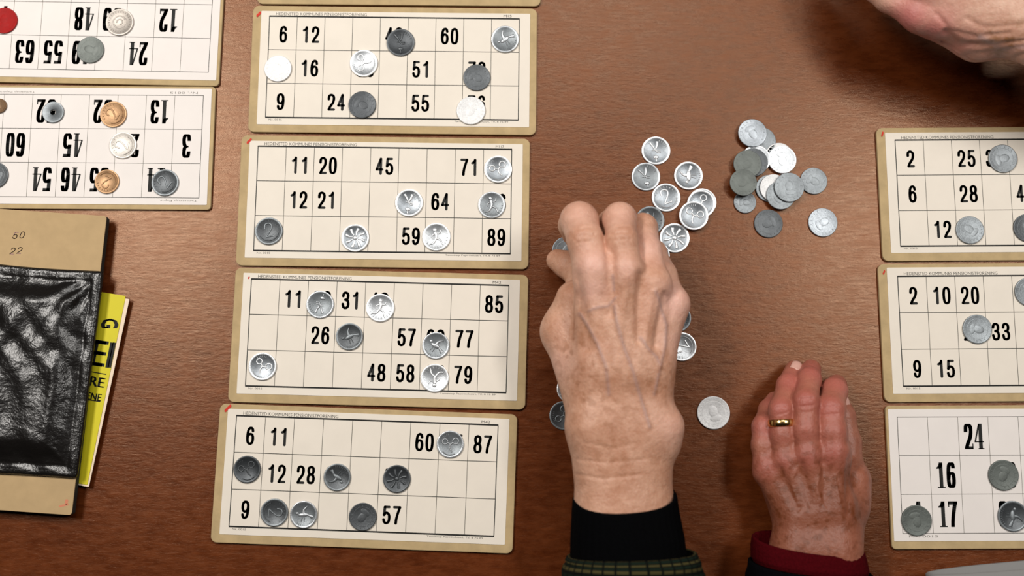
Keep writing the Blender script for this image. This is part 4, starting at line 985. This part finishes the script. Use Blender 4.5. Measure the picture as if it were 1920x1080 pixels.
_rs = np.random.RandomState(11); _W = [(_rs.uniform(6, 30), _rs.uniform(4, 22), _rs.uniform(0, 6.28), _rs.uniform(0.4, 1)) for _ in range(14)]
def front(u, v):
    d = edge_dist(u, v)
    z = 0.0026 + 0.0004*math.sin(min(d/2.2, 1)*math.pi/2)
    if d < 1.6: z -= 0.0011*(1 - d/1.6)**2                      # rolled rim
    z -= 0.0006*math.exp(-((d-7.5)/0.9)**2)                      # pressed seam
    k = min(max((d-8.5)/16, 0), 1); k = k*k*(3-2*k)
    z += 0.0062*k
    wv = sum(a*math.sin(p*u + q*v + ph + 1.2*math.sin(2.1*q*v*0.3 + ph)) for p, q, ph, a in _W)/len(_W)
    z += 0.0030*k*wv + 0.0004*min(d/6, 1)*math.sin(34*u - 23*v + 2*math.sin(9*v))
    # creases fanning from the upper right corner
    if d > 7:
        a = math.atan2(v, max(1-u, 1e-4)); rr = math.hypot((1-u)*126, v*140)
        z += 0.0007*math.sin(a*17)*math.exp(-((rr-26)/14)**2)
    return z
slabgrid('front_flap', case, M_LEATHER, PAD1 + 0.0004, front)
slabgrid('back_flap', case, M_LINING, 0.0003, lambda u, v: 0.0036, 24, 24)
sm = MB()
def stitch(u, v, du, dv):
    a = at(*quad(u-du, v-dv, CC), 0.0153); b = at(*quad(u+du, v+dv, CC), 0.0153); c = (a+b)/2; d = (b-a)/2
    z = TZ + PAD1 + 0.0004 + front(u, v) + 0.00005; n = np.array([-d[1], d[0], 0]); n = n/np.linalg.norm(n)*0.00028
    A, B = c-d, c+d; q = [A-n*.4, A+n*.4, c+n, B+n*.4, B-n*.4, c-n]
    sm.add([(p[0], p[1], z) for p in q] + [(p[0], p[1], z + 0.0003) for p in [c + (p-c)*0.7 for p in q]], [(5, 4, 3, 2, 1, 0), (6, 7, 8, 9, 10, 11)] + [(k, (k+1) % 6, 6+(k+1) % 6, 6+k) for k in range(6)])
for k in range(44): stitch(1-4.4/126, 0.035 + 0.93*k/43, 0, 0.0075)
for k in range(36): stitch(0.965 - 0.86*k/35, 4.6/140, 0.0085, 0); stitch(0.965 - 0.86*k/35, 1-4.6/140, 0.0085, 0)
M_THREAD = simple('black_thread', (0.03, 0.028, 0.026), 0.5)
_o = sm.build('stitching', M_THREAD, case); _o.location = -Vector(case.location)

pTR = at(200, 405, PAD1); pBR = at(134, 966, PAD1); dd = pBR - pTR; Lp = float(np.hypot(dd[0], dd[1])); rz = math.atan2(dd[0], -dd[1])
Wp = 0.076; ctr = (pTR + pBR)/2 + np.array([-math.cos(rz), -math.sin(rz), 0])*Wp/2
pad = empty('notepad', (ctr[0], ctr[1], TZ + PAD0), rz); tag(pad, 'tan cardboard pad with dark edges held inside the black leather case', 'pad')
def shift(vf, z): return [(x, y, c + z) for x, y, c in vf[0]], vf[1]
mesh_obj('page_block', *rounded_slab(Wp, Lp, PAD1-PAD0-0.0009, 0.002, 0.0001), M_PADSIDE, pad)
mb = MB(); v_, f_ = shift(rounded_slab(Wp, Lp, 0.0008, 0.002, 0.00015), PAD1-PAD0-0.00088); mb.add(v_, f_, 0)
zt = PAD1 - PAD0 - 0.00004
def scribble(ch, px, py, hmm, m, slant=0.25):
    p = at(px, py, PAD1) - ctr; c_, s_ = math.cos(-rz), math.sin(-rz); x0, y0 = p[0]*c_ - p[1]*s_, p[0]*s_ + p[1]*c_
    nb = nib_poly('round', 0.55*mm, 0.55*mm); w, h = hmm*0.62*mm, hmm*mm
    for k, pts in DIG[ch]:
        q = [(x*w + y*h*slant + x0, y*h + y0) for x, y in (spline(pts, 5) if k == 'S' else pts)]
        for a, b in zip(q, q[1:]):
            hp = hull([(a[0]+x, a[1]+y) for x, y in nb] + [(b[0]+x, b[1]+y) for x, y in nb]); mb.add([(x, y, zt) for x, y in hp], [tuple(range(len(hp)))], m)
for ch, px, py in (('5', 23, 447), ('0', 36, 446), ('2', 18, 476), ('2', 31, 475)): scribble(ch, px, py, 4.2, 1)
for (a0, b0), (a1, b1), w in (((113, 949), (126, 946), 0.9), ((124, 944), (125, 938), 1.0)):
    c_, s_ = math.cos(-rz), math.sin(-rz); q = []
    for a, b in ((a0, b0), (a1, b1)):
        p = at(a, b, PAD1) - ctr; q.append((p[0]*c_ - p[1]*s_, p[0]*s_ + p[1]*c_))
    hp = hull([(p[0] + w*mm*math.cos(k), p[1] + w*mm*.7*math.sin(k)) for p in q for k in [x*.7 for x in range(9)]]); mb.add([(x, y, zt) for x, y in hp], [tuple(range(len(hp)))], 2)
M_PINKINK = simple('faded_red_ink', sval((196, 122, 92)), 0.8)
mb.build('cover_card', [M_TAN, M_PURPLE, M_PINKINK], pad)

LZ = 0.0042
lf = empty('leaflet', (at(200, 730, LZ)[0], at(200, 730, LZ)[1], TZ + LZ)); tag(lf, 'yellow leaflet with black print sticking out right of the leather case', 'leaflet')
def sheet(name, tr, br, width, z, th, m):
    a = at(*tr, LZ + z); b = at(*br, LZ + z); d = b - a; L = float(np.hypot(d[0], d[1])); r = math.atan2(d[0], -d[1])
    c = (a+b)/2 + np.array([-math.cos(r), -math.sin(r), 0])*width/2 - np.array([lf.location[0], lf.location[1], 0])
    o = mesh_obj(name, *rounded_slab(width, L, th, 0.0006, 0.00005, 3), m, lf, loc=(c[0], c[1], z)); o.rotation_euler = (0, 0, r); return o, r
sheet('white_page', (243, 561), (167, 913), 0.050, 0.0, 0.0004, M_PAGE)
yo, yr = sheet('yellow_cover', (236, 555), (164, 909), 0.050, 0.00045, 0.00045, M_YELLOW)
tm = MB()
def print_at(text, px, py, w, h, bold=0.0003, rot=0.0):
    p = at(px, py, LZ + 0.001) - np.array(lf.location) ; put_text(tm, text, p[0], p[1], 0.00093, w*mm, h*mm, 0, yr + rot, bold*1.0)
print_at('G', 190, 597, 6.5, 10.5, 0.0013, -1.45)
print_at('EI', 166, 684, 13.5, 17, 0.0016)
print_at('RE', 166, 723, 9.6, 6.4, 0.0007)
print_at('ENE', 161, 748, 9.6, 4.6, 0.0004)
for (a, b), (c, d), w in (((160, 695), (199, 702), 0.35), ((155, 748), (188, 753), 0.35)):
    A = at(a, b, LZ + 0.001) - np.array(lf.location); B = at(c, d, LZ + 0.001) - np.array(lf.location); n = np.array([0, w*mm, 0])
    tm.add([(q[0], q[1], 0.00093) for q in (A - n, B - n, B + n, A + n)], [(0, 1, 2, 3)], 0)
tm.build('print', [M_INK], lf)
#@@MORE
